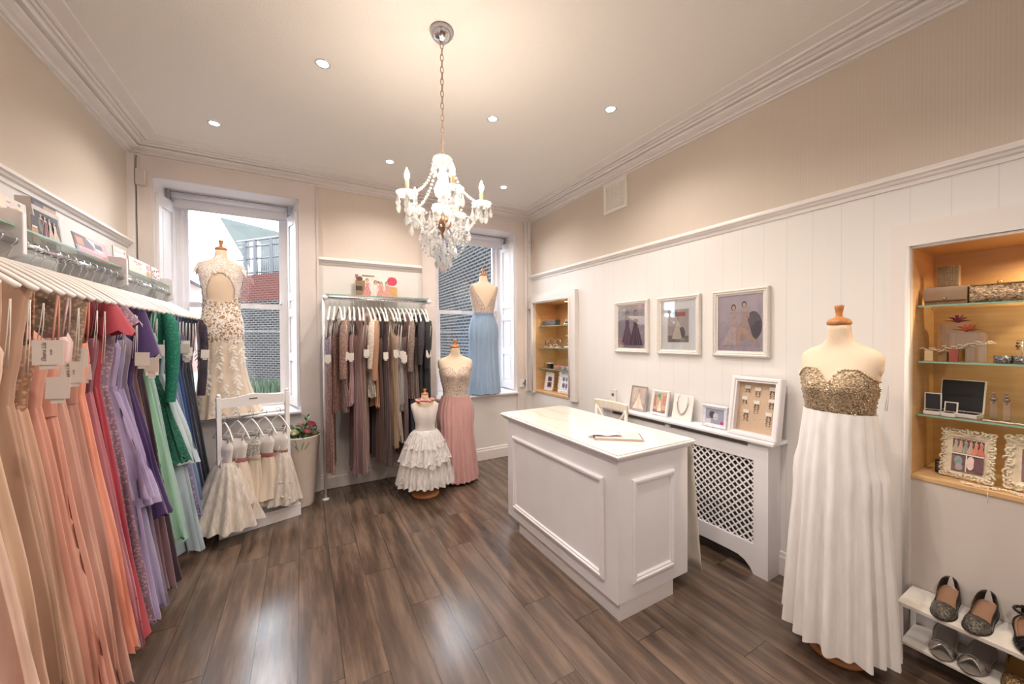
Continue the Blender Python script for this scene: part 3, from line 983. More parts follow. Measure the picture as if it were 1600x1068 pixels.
# ------------------------------------------------------------------ pictures
PW = None
def pic_mesh(w, h, bgc, figs, y=-.001, z0=0.0, x0=0.0, streaks=None):
    """a printed picture: flat shapes of different ink on one sheet; returns MB and materials"""
    m = MB(); mats = [solid('print_' + bgc, bgc, .55, var=.10, scale=14)]
    idx = {bgc: 0}
    def mi(c):
        if c not in idx:
            idx[c] = len(mats); mats.append(solid('print_' + c, c, .55, var=.12, scale=60))
        return idx[c]
    lay = [0]
    def P(pts, c):
        lay[0] += 1
        yy = y - .00012 * lay[0]
        m.poly([(x0 + (u - .5) * w, yy, z0 + v * h) for u, v in pts], mi(c))
    m.poly([(x0 - w / 2, y, z0), (x0 + w / 2, y, z0), (x0 + w / 2, y, z0 + h), (x0 - w / 2, y, z0 + h)], 0)
    for f in figs:
        k = f[0]
        if k == 'rect':
            _, u0, u1, v0, v1, c = f; P([(u0, v0), (u1, v0), (u1, v1), (u0, v1)], c)
        elif k == 'ell':
            _, cu, cv, ru, rv, c = f; P([(cu + ru * cos(a * PI / 9), cv + rv * sin(a * PI / 9)) for a in range(18)], c)
        elif k == 'poly':
            P(f[1], f[2])
        elif k == 'lady':   # cu, base, height, gown, skin, hair, lean
            _, cu, b, H, gc, sk, hr, wd = f
            a = w / h
            s = lambda q: q
            P([(cu - .035 * wd, b + H * .66), (cu + .035 * wd, b + H * .66), (cu + .055 * wd, b + H * .55), (cu + .17 * wd, b), (cu - .17 * wd, b), (cu - .055 * wd, b + H * .55)], gc)
            P([(cu - .05 * wd, b + H * .66), (cu - .06 * wd, b + H * .82), (cu + .06 * wd, b + H * .82), (cu + .05 * wd, b + H * .66)], sk)
            P([(cu - .045 * wd, b + H * .62), (cu - .055 * wd, b + H * .76), (cu - .02 * wd, b + H * .73), (cu, b + H * .76), (cu + .02 * wd, b + H * .73), (cu + .055 * wd, b + H * .76), (cu + .045 * wd, b + H * .62)], gc)
            P([(cu + .06 * wd, b + H * .81), (cu + .10 * wd, b + H * .62), (cu + .05 * wd, b + H * .5), (cu + .04 * wd, b + H * .52), (cu + .075 * wd, b + H * .62), (cu + .04 * wd, b + H * .78)], sk)
            f_ = [('ell', cu, b + H * .92, .048 * wd, .085 * H, hr), ('ell', cu + .004, b + H * .905, .032 * wd, .06 * H, sk)]
            for q in f_:
                _, cu_, cv, ru, rv, c = q; P([(cu_ + ru * cos(t_ * PI / 9), cv + rv * sin(t_ * PI / 9)) for t_ in range(18)], c)
            for dx in (-.06, .03, .08):   # fold lines
                P([(cu + dx * .4 * wd, b + H * .5), (cu + dx * .4 * wd + .004, b + H * .5), (cu + dx * 1.3 * wd + .012, b + .01), (cu + dx * 1.3 * wd, b + .01)], 'lines' if False else sk)
    return m, mats

def frame_mb(w, h, fw, d, steps=3, back=True):
    """moulded rectangular frame; outer size w x h, front faces -y, stands on z=0"""
    m = MB()
    prof = [(0, 0), (0, -d * .6), (fw * .12, -d * .9), (fw * .3, -d), (fw * .45, -d * .8), (fw * .62, -d * .82), (fw * .8, -d * .55), (fw, -d * .45), (fw, -d * .2)]
    rings = [[(-w / 2 + q, y, q), (w / 2 - q, y, q), (w / 2 - q, y, h - q), (-w / 2 + q, y, h - q)] for q, y in prof]
    m.loft(rings, smooth=False)
    if back: m.poly([(-w / 2, 0, 0), (-w / 2, 0, h), (w / 2, 0, h), (w / 2, 0, 0)])
    return m
FRAMEW = solid('frame_grey_white', 'd9d3cd', .45, var=.05, scale=40)
def wall_picture(y, z0, w, h, lb, pic, figs, mat=None, fw=.042):
    t = thing('framed_picture', lb, 'picture', (XR - .002, y, z0), -PI / 2, 'framed photographs on the right wall')
    frame_mb(w, h, fw, .028).build('frame', FRAMEW, t)
    m, ms = pic_mesh(w - 2 * fw, h - 2 * fw, pic, figs, y=-.007, z0=fw) if not mat else pic_mesh((w - 2 * fw) * .62, (h - 2 * fw) * .68, pic, figs, y=-.009, z0=fw + (h - 2 * fw) * .15)
    m.build('photograph', ms, t)
    if mat:
        MB().box(-w / 2 + fw, w / 2 - fw, -.008, -.003, fw, h - fw).build('mount', solid('mount_white', 'f4f1ee', .7), t)
    MB().box(-w / 2 + fw, w / 2 - fw, -.0155, -.014, fw, h - fw).build('glazing', PANE, t)
    return t
SK, HR = 'd7b09c', '3f2f2c'
wall_picture(2.402, 1.355, .395, .47, 'smallest framed photo on the right wall, two women in mauve gowns back to back', 'cbbcc6',
    [('rect', 0, 1, 0, .18, 'bbaab4'), ('lady', .34, .07, .80, '8b6d80', SK, HR, 1.35), ('lady', .66, .07, .82, '7a5f73', SK, HR, 1.5)])
wall_picture(1.921, 1.355, .39, .467, 'middle framed photo on the right wall, seated woman in white gown inside wide white mount', 'b5a7a3',
    [('rect', 0, 1, 0, .2, '7d706e'), ('rect', .25, .85, .78, .92, 'b0484a'), ('rect', .2, .45, .8, .95, '4c4747'), ('poly', [(.2, .1), (.78, .08), (.7, .4), (.55, .58), (.42, .55)], 'd9cbbb'), ('ell', .68, .28, .16, .18, '4e4442'), ('lady', .5, .12, .62, 'd6c9ba', SK, 'a06a50', 1.1)], mat=True)
wall_picture(1.443, 1.357, .38, .465, 'largest-looking framed photo on the right wall, two women in short pale dresses seated together', 'c8b5be',
    [('rect', 0, 1, 0, .22, 'c0adb6'), ('ell', .8, .45, .18, .25, '6f5f69'), ('lady', .36, .12, .72, 'cdb0ae', SK, HR, 1.2), ('lady', .6, .2, .68, 'c4a49f', SK, HR, 1.2),
     ('poly', [(.5, .42), (.62, .40), (.92, .14), (.88, .12), (.55, .3)], SK), ('poly', [(.08, .1), (.42, .1), (.42, .42), (.3, .45)], 'd8bfbb'), ('poly', [(.46, .42), (.55, .42), (.47, .1), (.42, .1)], SK)])

# air vent
t = thing('air_vent', 'white louvred air vent high on the right wall', 'vent', (XR - .002, 2.60, 2.695), -PI / 2)
m = MB(); frm = frame_mb(.30, .29, .03, .014); frm.build('vent_frame', solid('vent_cream', 'f0ebe5', .45), t)
m = MB()
for k in range(13):
    z = .037 + k * .0175
    m.box(-.12, .12, -.010, -.003, z, z + .009)
for x in (-.12, -.06, 0, .06, .115):
    m.box(x, x + .006, -.012, -.003, .03, .26)
m.build('louvre', MATS['vent_cream'], t)

# picture on back rail shelf
t = thing('canvas_print', 'canvas photo of bridesmaids in pink gowns standing on the back rail shelf', 'picture', (.676, 4.03, 1.913), 0)
t.rotation_euler = (-.06, 0, 0)
MB().box(-.205, .205, -.0, .02, 0, .235).build('canvas', CARDW, t)
m, ms = pic_mesh(.408, .233, 'e6dcd6', [('rect', 0, .22, 0, .75, '8d7455'), ('rect', 0, .16, .3, .5, '3f332d'), ('ell', .09, .82, .08, .1, '5a4038'), ('rect', 0, .06, .85, 1, 'a0606a'), ('poly', [(.78, .0), (1, .0), (1, .52), (.78, .55)], 'cfa46a'), ('poly', [(.75, .0), (.95, .0), (.8, .22)], '5e3a34'), ('ell', .88, .78, .125, .2, 'c8455f'), ('rect', .8, .97, .72, .95, 'c8455f'),
    ('lady', .27, .02, .82, 'cf8a88', SK, '5b4034', .8), ('lady', .47, .0, .78, 'e9dcda', SK, '4f382f', .85), ('lady', .6, .0, .74, 'd7958f', SK, '6a4a3c', .8), ('lady', .75, .0, .76, 'd99c98', SK, '5b4034', .85), ('rect', .52, .55, .68, .76, '2a2523'), ('rect', .15, .45, .95, .99, '8a7a4c')], z0=.001)
m.build('photograph', ms, t)

# cards and canvases on the left shelf
def shelf_card(name, lb, cat, y0, y1, h, bgc, figs, depth=.004, x=-1.0, tilt=-.05, edge=None):
    t = thing(name, lb, cat, (x, (y0 + y1) / 2, 1.9405), 0, 'cards and photos on the left glass shelf', rot=(tilt, 0, PI / 2))
    w = y1 - y0
    MB().box(-w / 2, w / 2, 0, depth, 0, h).build('board', edge or CARDW, t)
    m, ms = pic_mesh(w * .995, h * .99, bgc, figs, z0=.001)
    m.build('printed_face', ms, t)
    return t
shelf_card('leaflet_stand', 'pink leaflet board at the left end of the glass shelf', 'card', 1.93, 2.32, .165, 'e3b6bc', [('rect', 0, 1, 0, .5, 'e0c6c0'), ('rect', 0, 1, .85, 1, 'cf8f98')], x=-1.09)
shelf_card('greeting_card', 'cream card with faint writing in front of pink board', 'card', 2.03, 2.20, .115, 'ecdcd0', [('rect', .2, .75, .75, .8, 'b5a59a'), ('rect', .2, .8, .5, .54, 'b5a59a'), ('rect', .3, .7, .25, .3, 'c97b70')], x=-.98)
shelf_card('greeting_card', 'white card with gold flower beside the rail bracket', 'card', 2.215, 2.365, .125, 'eae0d8', [('ell', .6, .45, .25, .3, 'dcb990'), ('ell', .55, .5, .12, .15, 'd0a070'), ('rect', .1, .4, .62, .68, '8d6b74'), ('ell', .7, .88, .06, .05, '8c97a6'), ('rect', .1, .35, .82, .86, '8c97a6')], x=-1.0)
shelf_card('photo_card', 'narrow dark photo card next to gold flower card', 'card', 2.355, 2.40, .09, '3c302c', [('rect', 0, 1, 0, .4, 'b58a5c'), ('rect', .1, .9, .42, .52, 'd7cfc6')], x=-.985)
shelf_card('photo_card', 'large white-bordered photo of a party in dark dresses', 'picture', 2.39, 2.595, .145, 'c9bfba', [('rect', .04, .93, .06, .86, '2c2a2b'), ('lady', .25, .1, .7, '1c1b1d', SK, '6b4a35', .8), ('lady', .38, .1, .66, '7a2e33', SK, '6b4a35', .8), ('lady', .53, .12, .64, 'cfc6bd', SK, HR, .6), ('lady', .70, .08, .62, 'd8c3b4', SK, HR, .8), ('ell', .84, .5, .05, .2, '56584f'), ('ell', .12, .4, .05, .2, '6a5d48')], x=-.985, tilt=-.12)
shelf_card('canvas_print', 'tall boxed canvas print with dark wedding collage', 'picture', 2.60, 2.80, .225, '3a3034', [('rect', .45, 1, .3, .95, 'b79a83'), ('rect', .05, .5, .02, .5, 'c7a78c'), ('rect', .1, .4, .7, .95, '6a5a70'), ('ell', .7, .65, .12, .2, 'e0cdbb'), ('poly', [(.35, .6), (.42, .62), (1, .2), (1, .14)], '241d20'), ('ell', .5, .22, .2, .17, '54423e'), ('ell', .52, .25, .1, .1, 'cdb7a8')], depth=.05, x=-1.09, tilt=0)
shelf_card('leaflet', 'pink and dark photo leaflet lying along the shelf', 'card', 2.74, 3.10, .115, 'dd9aa4', [('rect', 0, .55, .45, .98, '5d3f44'), ('rect', .05, .25, .5, .85, 'c07d52'), ('poly', [(.35, .95), (.5, .95), (.85, .5), (.7, .45)], 'ead9dc'), ('rect', .6, .85, .6, .85, '4d3a40'), ('rect', .1, .9, .25, .3, 'c4606f'), ('rect', .0, .08, 0, .4, '8a93a6')], x=-.99, tilt=-.2)
shelf_card('invitation_card', 'peach card with blue calendar panel beside the second bracket', 'card', 3.14, 3.33, .13, 'e8cdbb', [('rect', .08, .7, .05, .8, 'dfe0e4'), ('rect', .08, .7, .77, .8, '8893a8'), ('ell', .85, .85, .06, .06, 'b0605a'), ('ell', .85, .35, .05, .06, 'b98a5a')], x=-.985)
shelf_card('invitation_card', 'white card with red lettering and gold posy', 'card', 3.40, 3.80, .12, 'e9dfd6', [('rect', .2, .6, .78, .83, 'c0504a'), ('rect', .3, .5, .68, .72, 'c0504a'), ('ell', .88, .3, .1, .25, 'c59a6a'), ('ell', .88, .75, .1, .18, 'c78a98'), ('ell', .5, .5, .02, .04, '7a5c5c')], x=-.995)
shelf_card('invitation_card', 'small white card covered in red hearts at the window end of the shelf', 'card', 3.81, 3.99, .115, 'efe6e4', [('ell', rnd.uniform(.08, .92), rnd.uniform(.06, .94), .045, .05, rnd.choice(['9b2f44', 'c04a5a', '6d2434'])) for _ in range(30)], x=-.99)

# ------------------------------------------------------------------ dress forms
# z, half width, half depth, y offset (front = -y)
TORSO = [(.70, .165, .115, .0), (.80, .178, .122, .005), (.90, .175, .115, .005), (1.0, .150, .098, .0), (1.06, .130, .088, .0), (1.12, .132, .090, -.002),
         (1.20, .150, .098, -.004), (1.28, .165, .100, -.002), (1.34, .180, .092, .004), (1.40, .193, .082, .010), (1.435, .196, .070, .014),
         (1.46, .175, .060, .016), (1.48, .115, .052, .016), (1.50, .066, .050, .012), (1.53, .054, .050, .006), (1.585, .050, .048, .0)]
def body_pt(z, th, off=0.0, bust=1.0, wk=1.0):
    a, b, yo = interp(TORSO, z)
    a = a * wk + off; b = b + off
    cx, sx = cos(th), sin(th)
    p = .85
    x = a * math.copysign(abs(cx) ** p, cx)
    y = b * math.copysign(abs(sx) ** p, sx) + yo
    if sx < 0 and bust:
        for bx in (-.078, .078):
            y -= bust * .048 * math.exp(-((x - bx) / .055) ** 2 - ((z - 1.29) / .062) ** 2)
    return x, y
def place(z, S, z0):
    return z0 + z * S
def dress_form(lb, loc, rz, S=1.0, group=None, lift=0.0, bust=1.0, stand=True, cap='a', wk=1.0, neck=True):
    """shop mannequin torso with turned cap and pole; z measured from loc"""
    t = thing('mannequin', lb, 'mannequin', loc, rz, group)
    n = 36
    m = MB()
    zs = [.70 + (1.585 - .70) * i / 38 for i in range(39)]
    rings = []
    for z in zs:
        rings.append([(x * S, y * S, lift + z * S) for x, y in (body_pt(z, 2 * PI * j / n, 0, bust, wk) for j in range(n))])
    m.loft(rings, cap0=True, cap1=True)
    # rounded shoulder caps
    for sx in (-1, 1):
        m.ball((sx * .149 * S * wk, .010 * S, lift + 1.385 * S), .045 * S, 16, sq=(1.0, .95, 1.2))
    m.build('torso', SKINM, t)
    m = MB()
    z = lift + 1.585 * S
    m.lathe([(.051 * S, z), (.056 * S, z + .004), (.056 * S, z + .016 * S), (.046 * S, z + .028 * S), (.020 * S, z + .036 * S), (.014 * S, z + .045 * S), (.017 * S, z + .065 * S), (.023 * S, z + .090 * S), (.019 * S, z + .096 * S)], n=18, cap1=True)
    m.build('neck_cap', CAPW, t)
    if stand:
        m = MB()
        m.lathe([(.018, .02), (.018, lift + .72 * S)], n=12)
        m.build('pole', STANDWOOD, t)
        m = MB()
        m.lathe([(.125, 0), (.13, .008), (.128, .02), (.10, .030), (.04, .036), (.022, .045)], n=28, cap0=True)
        m.build('base', STANDWOOD, t)
    return t

def bodice(parent, mat, S, lift, zlo, ztop, off=.006, bust=1.0, skip=None, name='bodice', wk=1.0, rows=12, n=48, jag=0.0):
    m = MB(); rings = []
    for i in range(rows + 1):
        r = []
        for j in range(n):
            th = 2 * PI * j / n
            x0, _ = body_pt(1.3, th, off, bust, wk)
            zt = ztop(th, x0)
            zl = zlo + jag * sin(j * 2.3) if jag else zlo
            z = zl + (zt - zl) * i / rows
            x, y = body_pt(z, th, off, bust, wk)
            r.append((x * S, y * S, lift + z * S))
        rings.append(r)
    keep = None
    if skip:
        def keep(i, j):
            p = rings[i][j]; return not skip(p[0] / S, p[1] / S, (p[2] - lift) / S)
    m.loft(rings, keep=keep)
    return m.build(name, mat, parent)

def pleated_skirt(parent, mat, z1, z0, r1, r0, folds=26, amp=.10, name='skirt', n=156, rows=16, sq=(1.0, .8), bulge=.7, yo=0.0, train=(0, 0), wob=.01, ph=0.0, seed=1, form=None):
    r = random.Random(seed)
    pa = [r.uniform(0, 6.28) for _ in range(6)]
    m = MB(); rings = []
    for i in range(rows + 1):
        s = i / rows
        z = z1 + (z0 - z1) * s
        R = r1 + (r0 - r1) * s ** bulge
        ring = []
        for j in range(n):
            th = 2 * PI * j / n
            w = sin(folds * th + pa[0] + .7 * sin(3 * th + pa[1])) + .5 * sin((folds * .6) // 1 * th + pa[2])
            a = amp * (.25 + .75 * s)
            f = 1 + a * w * .6
            ex = sq[0] + (1 - sq[0]) * s; ey = sq[1] + (1 - sq[1]) * s * .8
            rx, ry = R * ex, R * ey
            if form:
                a_, b_, _q = interp(TORSO, (z - form[1]) / form[0])
                cl = 1 / (1 - .95 * a)
                rx = max(rx, (a_ * form[0] * 1.05 + .008) * cl); ry = max(ry, (b_ * form[0] * 1.05 + .008) * cl)
            x = rx * f * cos(th) + train[0] * s ** 3 * max(0, cos(th - train[1])) * cos(train[1])
            y = ry * f * sin(th) + train[0] * s ** 3 * max(0, cos(th - train[1])) * sin(train[1]) + yo
            zz = z + (wob * sin(folds * .5 * th + pa[3]) * s if i == rows else 0)
            ring.append((x, y, max(zz, z0 - .0)))
        rings.append(ring)
    m.loft(rings)
    return m.build(name, mat, parent)

# --- gold and white gown, right
gx, gy = 2.20, .765
RZG = math.atan2(-.10, -1) + PI / 2     # local -y points to (-1,-.1)
RZG = -PI / 2 - .12
dress_form('mannequin in the gold beaded gown beside the right alcove', (gx, gy, 0), RZG, S=.965, lift=.02).scale = (.85, .85, 1)
t = thing('evening_gown', 'gold beaded strapless bodice with long white chiffon skirt, on mannequin by right alcove', 'dress', (gx, gy, 0), RZG)
GOLD = fabric('c7ad8a', 'sequin', '75603f')
def sweet(th, x):
    if sin(th) < 0:
        return 1.375 - .070 * math.exp(-(x / .030) ** 2) - 1.6 * max(0, abs(x) - .11) ** 1.3
    return 1.29
bodice(t, GOLD, .965, .02, 1.155, sweet, off=.010, jag=.008)
# beading along the neckline and scattered stones
m = MB(); r_ = random.Random(3)
for j in range(90):
    th = 2 * PI * j / 90
    x0, _ = body_pt(1.3, th, .012)
    z = sweet(th, x0)
    x, y = body_pt(z, th, .013)
    m.ball((x * .965, y * .965, z * .965 + .02), .0046, 6)
for k in range(420):
    th = r_.uniform(0, 2 * PI); z = r_.uniform(1.16, 1.37)
    x0, _ = body_pt(1.3, th, .012)
    if z > sweet(th, x0) - .01: continue
    x, y = body_pt(z, th, .012)
    m.ball((x * .965, y * .965, z * .965 + .02), r_.uniform(.002, .0045), 5)
o = m.build('beading', solid('gold_bead', 'e2cba8', .18, .9), t); o['kind'] = 'stuff'
WCH = fabric('efeae8', 'chiffon')
pleated_skirt(t, WCH, 1.148, .085, .150, .235, folds=19, amp=.17, bulge=.6, seed=4, sq=(1.0, .78), form=(.965, .02))
price_tag(t, .185, .035, 1.17, w=.05, h=.10, zstr=1.28, text=True, yaw=.35, small=False)
t.scale = (.85, .85, 1)

# --- pink gown
px_, py_ = 1.40, 3.70
dress_form('mannequin in the blush pink gown beside the right window', (px_, py_, 0), -.25, S=.93, lift=-.08)
t = thing('evening_gown', 'blush pink pleated gown with silver lace sweetheart bodice, on mannequin under the right window', 'dress', (px_, py_, 0), -.25)
SILV = fabric('b59f8e', 'lace', 'cdbcae')
bodice(t, SILV, .93, -.08, 1.02, sweet, off=.010)
pleated_skirt(t, fabric('e3a9a4', 'chiffon'), .89, .03, .130, .225, folds=24, amp=.12, bulge=.8, seed=8, sq=(1.0, .78), form=(.93, -.08))

# --- sky blue gown on the right window sill (seen from behind)
bx_, by_ = 1.965, 4.20
SILL = .81
dress_form('mannequin in the sky blue gown standing on the right window sill', (bx_, by_, SILL), PI - .1, S=.93, lift=-.02 , stand=False)
t = thing('evening_gown', 'sky blue chiffon gown with beaded low V back, on the right window sill', 'dress', (bx_, by_, SILL), PI - .1)
def vback(th, x):
    if sin(th) > 0:
        return 1.145 + 1.9 * max(0, abs(x)) ** 1.05 if abs(x) < .145 else 1.445
    return 1.38
bodice(t, SILV, .93, -.02, 1.08, vback, off=.008)
bodice(t, fabric('86abd6', 'chiffon'), .93, -.02, 1.02, lambda th, x: 1.09, off=.011, name='waistband', rows=4)
pleated_skirt(t, fabric('9fc0e4', 'chiffon'), .95, .003, .130, .20, folds=20, amp=.11, bulge=.7, seed=9, sq=(1.0, .60), train=(.07, 0), form=(.93, -.02))
price_tag(t, -.16, .02, 1.0, w=.04, h=.07, zstr=1.2, text=False)

# --- ivory lace gown on the left window sill (seen from behind)
lx_, ly_ = -.628, 4.20
dress_form('mannequin in the ivory lace gown standing on the left window sill', (lx_, ly_, SILL), PI, S=.95, lift=-.02, stand=False).scale = (.9, .95, 1)
t = thing('bridal_gown', 'ivory lace bridal gown over gold lining with keyhole back, in the left window', 'dress', (lx_, ly_, SILL), PI)
def lace_mat(name, base, scale):
    g = G(name)
    v = g.coords()
    w = g.n('TexNoise'); g.l(v, w.inputs['Vector']); w.inputs['Scale'].default_value = 22; w.inputs['Detail'].default_value = 2
    a = g.n('VectorMath', operation='MULTIPLY_ADD')
    g.l(w.outputs['Color'], a.inputs[0]); a.inputs[1].default_value = (.11, .11, .11); g.l(v, a.inputs[2])
    vo = g.n('TexVoronoi', feature='DISTANCE_TO_EDGE'); vo.inputs['Scale'].default_value = scale
    g.l(a.outputs[0], vo.inputs['Vector'])
    n2 = g.noise(v, 16, 2)
    f = g.math('MULTIPLY', vo.outputs['Distance'], g.math('MULTIPLY_ADD', n2, 1.6, .2))
    g.l(g.ramp(f, [(.10, hexc('f3ece6')), (.15, hexc(base))]), g.p.inputs['Base Color'])
    g.set(Roughness=.75)
    g.bump(f, -.3, .003)
    return g.m
LACEB = lace_mat('ivory_lace_on_gold', 'a8855c', 30)
LACET = lace_mat('ivory_lace_sheer', 'cdb8a4', 60)
def keyh(x, y, z):
    return y > 0 and ((x / .118) ** 2 + (max(0, z - 1.17) / .185) ** 2 + (min(0, z - 1.17) / .12) ** 2) < 1
bodice(t, LACET, .95, -.02, 1.03, lambda th, x: 1.545 if abs(x) < .06 else 1.46 , off=.009, skip=lambda x, y, z: keyh(x, y, z), rows=34, n=84)
for sx in (-1, 1):
    m = MB(); m.loft([[(sx * .95 * (.16 + s * .045), .95 * (.012 + q[0]), .95 * (1.455 - s * .055 + q[1]) - .02) for q in ((-.055, -.02 - .02 * s), (-.03, .012), (0, .02), (.03, .012), (.055, -.02 - .02 * s))] for s in (0, .5, 1.0, 1.35)], closed=False)
    m.build('cap_sleeve', LACET, t)
bodice(t, LACEB, .95, -.02, .70, lambda th, x: 1.085 + (.25 * abs(x) if sin(th) > 0 else .3), off=.012, name='hip_panel')
pleated_skirt(t, fabric('ecd8bf', 'chiffon'), .66, .003, .170, .235, folds=15, amp=.07, bulge=1.5, seed=3, sq=(1, .58), train=(.10, PI), name='lining_skirt', form=(.95, -.02))
m = MB()
r_ = random.Random(11)
def spray(cx, cz, n, h):
    for k in range(n):
        s = k / max(1, n - 1)
        for side in (-1, 1):
            a = side * r_.uniform(.5, 1.2)
            L = r_.uniform(.032, .052)
            zc = cz - h * s + r_.uniform(-.006, .006); xc = cx + .012 * sin(k * 1.3)
            zz = (zc + .02) / .95
            yb = .135 + max(0, .70 - zc) * .04
            def pt(u, v):
                x = xc + (u * cos(a) - v * sin(a)) * side
                z = zc - abs(u * sin(a)) + v * cos(a) * .6
                y = math.sqrt(max(.0, 1 - (x / (.215 + .1 * max(0, .66 - z))) ** 2)) * (.124 + max(0, .66 - z) * .13)
                return (x, y + .012, z)
            m.poly([pt(0, 0), pt(L * .5, L * .28), pt(L, 0), pt(L * .5, -L * .28)])
for cx, cz, n, h in ((0, .63, 12, .30), (-.10, .64, 9, .2), (.11, .64, 9, .2), (-.05, .30, 8, .16), (.09, .40, 8, .16), (-.14, .38, 8, .16), (.04, .20, 7, .13), (-.12, .18, 7, .13), (.15, .22, 6, .12), (-.17, .62, 5, .12), (.17, .60, 5, .12)):
    spray(cx, cz, n, h)
o = m.build('lace_applique', solid('ivory_applique', 'f4eee8', .8), t); o['kind'] = 'stuff'
t.scale = (.9, .95, 1)

# --- small girl's dress form
cx_, cy_ = 1.016, 3.507
dress_form("small child's mannequin on round wooden base beside the pink gown", (cx_, cy_, 0), -.15, S=.60, lift=.005, bust=0, wk=1.05)
t = thing('flower_girl_dress', 'white flower girl dress with tiered tulle skirt on the small mannequin', 'dress', (cx_, cy_, 0), -.15)
bodice(t, fabric('eee7e2', 'satin'), .60, .005, 1.02, lambda th, x: 1.40 if abs(x) < .12 else 1.44, off=.014, bust=0, wk=1.05)
TU = fabric('ece6e4', 'tulle')
pleated_skirt(t, fabric('e9e2df', 'chiffon'), .62, .17, .095, .20, folds=18, amp=.10, bulge=.6, seed=5, name='underskirt')
pleated_skirt(t, TU, .625, .13, .10, .265, folds=26, amp=.12, bulge=.62, seed=12, name='tulle_tier', wob=.015)
pleated_skirt(t, TU, .625, .33, .10, .235, folds=22, amp=.14, bulge=.6, seed=13, name='tulle_tier', wob=.02)
pleated_skirt(t, TU, .625, .47, .10, .185, folds=20, amp=.14, bulge=.65, seed=14, name='tulle_tier', wob=.02)
r_ = random.Random(5)
for k in range(16):
    th = r_.uniform(-PI, 0) + .0 if k < 12 else r_.uniform(0, PI)
    z = r_.choice([.20, .36, .40, .50, .33])
    R = {.20: .262, .36: .232, .40: .222, .50: .182, .33: .24}[z]
    m = MB(); x, y = R * cos(th), R * sin(th) * .95
    for q in range(7):
        a = q * PI * 2 / 7
        u = Vector((cos(th + PI / 2), sin(th + PI / 2), 0)); v = Vector((0, 0, 1)); w = Vector((cos(th), sin(th), 0))
        c = Vector((x, y, z))
        e = (u * cos(a) + v * sin(a)); f = (u * cos(a + .45) + v * sin(a + .45)); g2 = (u * cos(a - .45) + v * sin(a - .45))
        m.poly([c + w * .004, c + g2 * .024 + w * .012, c + e * .034 + w * .004, c + f * .024 + w * .012])
    m.build('fabric_flower', fabric('f3eeec', 'chiffon'), t)
t = thing('flower_garland', 'dusty pink flower garland around the neck of the small mannequin', 'garland', (cx_, cy_, .905), 0)
m = MB(); m.tube([(.072 * cos(a * PI / 12), .062 * sin(a * PI / 12), .0) for a in range(24)], .008, 6, closed=True)
m.build('band', solid('garland_leaf', '8f7f6a', .8), t)
for k in range(15):
    a = k * 2 * PI / 15; m = MB()
    c = (.078 * cos(a), .068 * sin(a), .004 * sin(k * 2))
    m.ball(c, .014, 8)
    for q in range(5):
        b = q * 2 * PI / 5
        m.ball((c[0] + .011 * cos(b), c[1] + .011 * sin(b), c[2] + .004), .009, 6, sq=(1, 1, .6))
    m.build('rosebud', solid('garland_rose_%d' % (k % 2), ('d99a98', 'c98786')[k % 2], .7), t)

# ------------------------------------------------------------------ children's dress rack
def kx(u, v=0):  # rack-local frame
    return u, v
RKA = math.atan2(3.639 - 3.483, -.029 + .561)
t = thing('childrens_dress_rack', "small white wooden rail for children's dresses with solid base board", 'clothes rack', (-.561, 3.483, 0), RKA)
m = MB(); m.box(0, .555, -.012, .012, 0, .085); m.box(0, .555, -.012, .20, .085, .10); m.box(.0, .555, .19, .21, 0, .10)
m.build('base_board', WHITE, t, bevel=.003)
for x in (0.0, .455):
    m = MB()
    m.add([(x, -.008, .09), (x + .03, -.008, .09), (x + .03, .05, .09), (x, .05, .09), (x, .02, 1.06), (x + .03, .02, 1.06), (x + .03, .055, 1.06), (x, .055, 1.06)],
          [(0, 3, 2, 1), (4, 5, 6, 7), (0, 1, 5, 4), (1, 2, 6, 5), (2, 3, 7, 6), (3, 0, 4, 7)])
    m.ball((x + .015, .037, 1.07), .016, 10)
    m.build('side_post', WHITE, t, bevel=.003)
m = MB()
top = [(u, 1.045 + .022 * math.exp(-((u - .2425) / .10) ** 2)) for u in [.03 + .425 * i / 16 for i in range(17)]]
bot = [(u, .975) for u, z in reversed(top)]
pl = top + bot
m.add([(u, .025, z) for u, z in pl] + [(u, .047, z) for u, z in pl], [tuple(range(len(pl))), tuple(range(2 * len(pl) - 1, len(pl) - 1, -1))] + [(i, i + len(pl), (i + 1) % len(pl) + len(pl), (i + 1) % len(pl)) for i in range(len(pl))])
m.build('header_board', WHITE, t)
MB().box(.205, .26, .0225, .025, 1.025, 1.034).build('badge', solid('badge_bronze', '6d625a', .4, .5), t)
m = MB(); m.tube([(.02, .035, .905), (.465, .035, .905)], .009, 10); m.build('hanging_rod', WHITE, t)
m = MB(); m.box(.05, .5, .06, .075, .28, .30); m.build('lower_rail', WHITE, t)
RM = Matrix.Translation((-.561, 3.483, 0)) @ Matrix.Rotation(RKA, 4, 'Z')
KG = "children's dresses on the small white rack"
KD = [(.05, .26, 'ivory tulle child dress with full floor-brushing skirt, leftmost on the small rack', 'tulle', None, .20, .20),
      (.13, .33, 'ivory satin child dress with dusty pink sash and pink hem band', 'satin', 'c9807f', .145, .14),
      (.22, .36, 'narrow ivory child dress in the middle of the small rack with beaded waist', 'satin', 'e3cdb6', .09, .10),
      (.31, .38, 'ivory satin child dress with rose pink waistband, second from right on small rack', 'satin', 'c46f6c', .115, .11),
      (.41, .34, 'ivory child dress with puffy tulle skirt and pink flower belt, rightmost on small rack', 'tulle', 'b98378', .13, .17)]
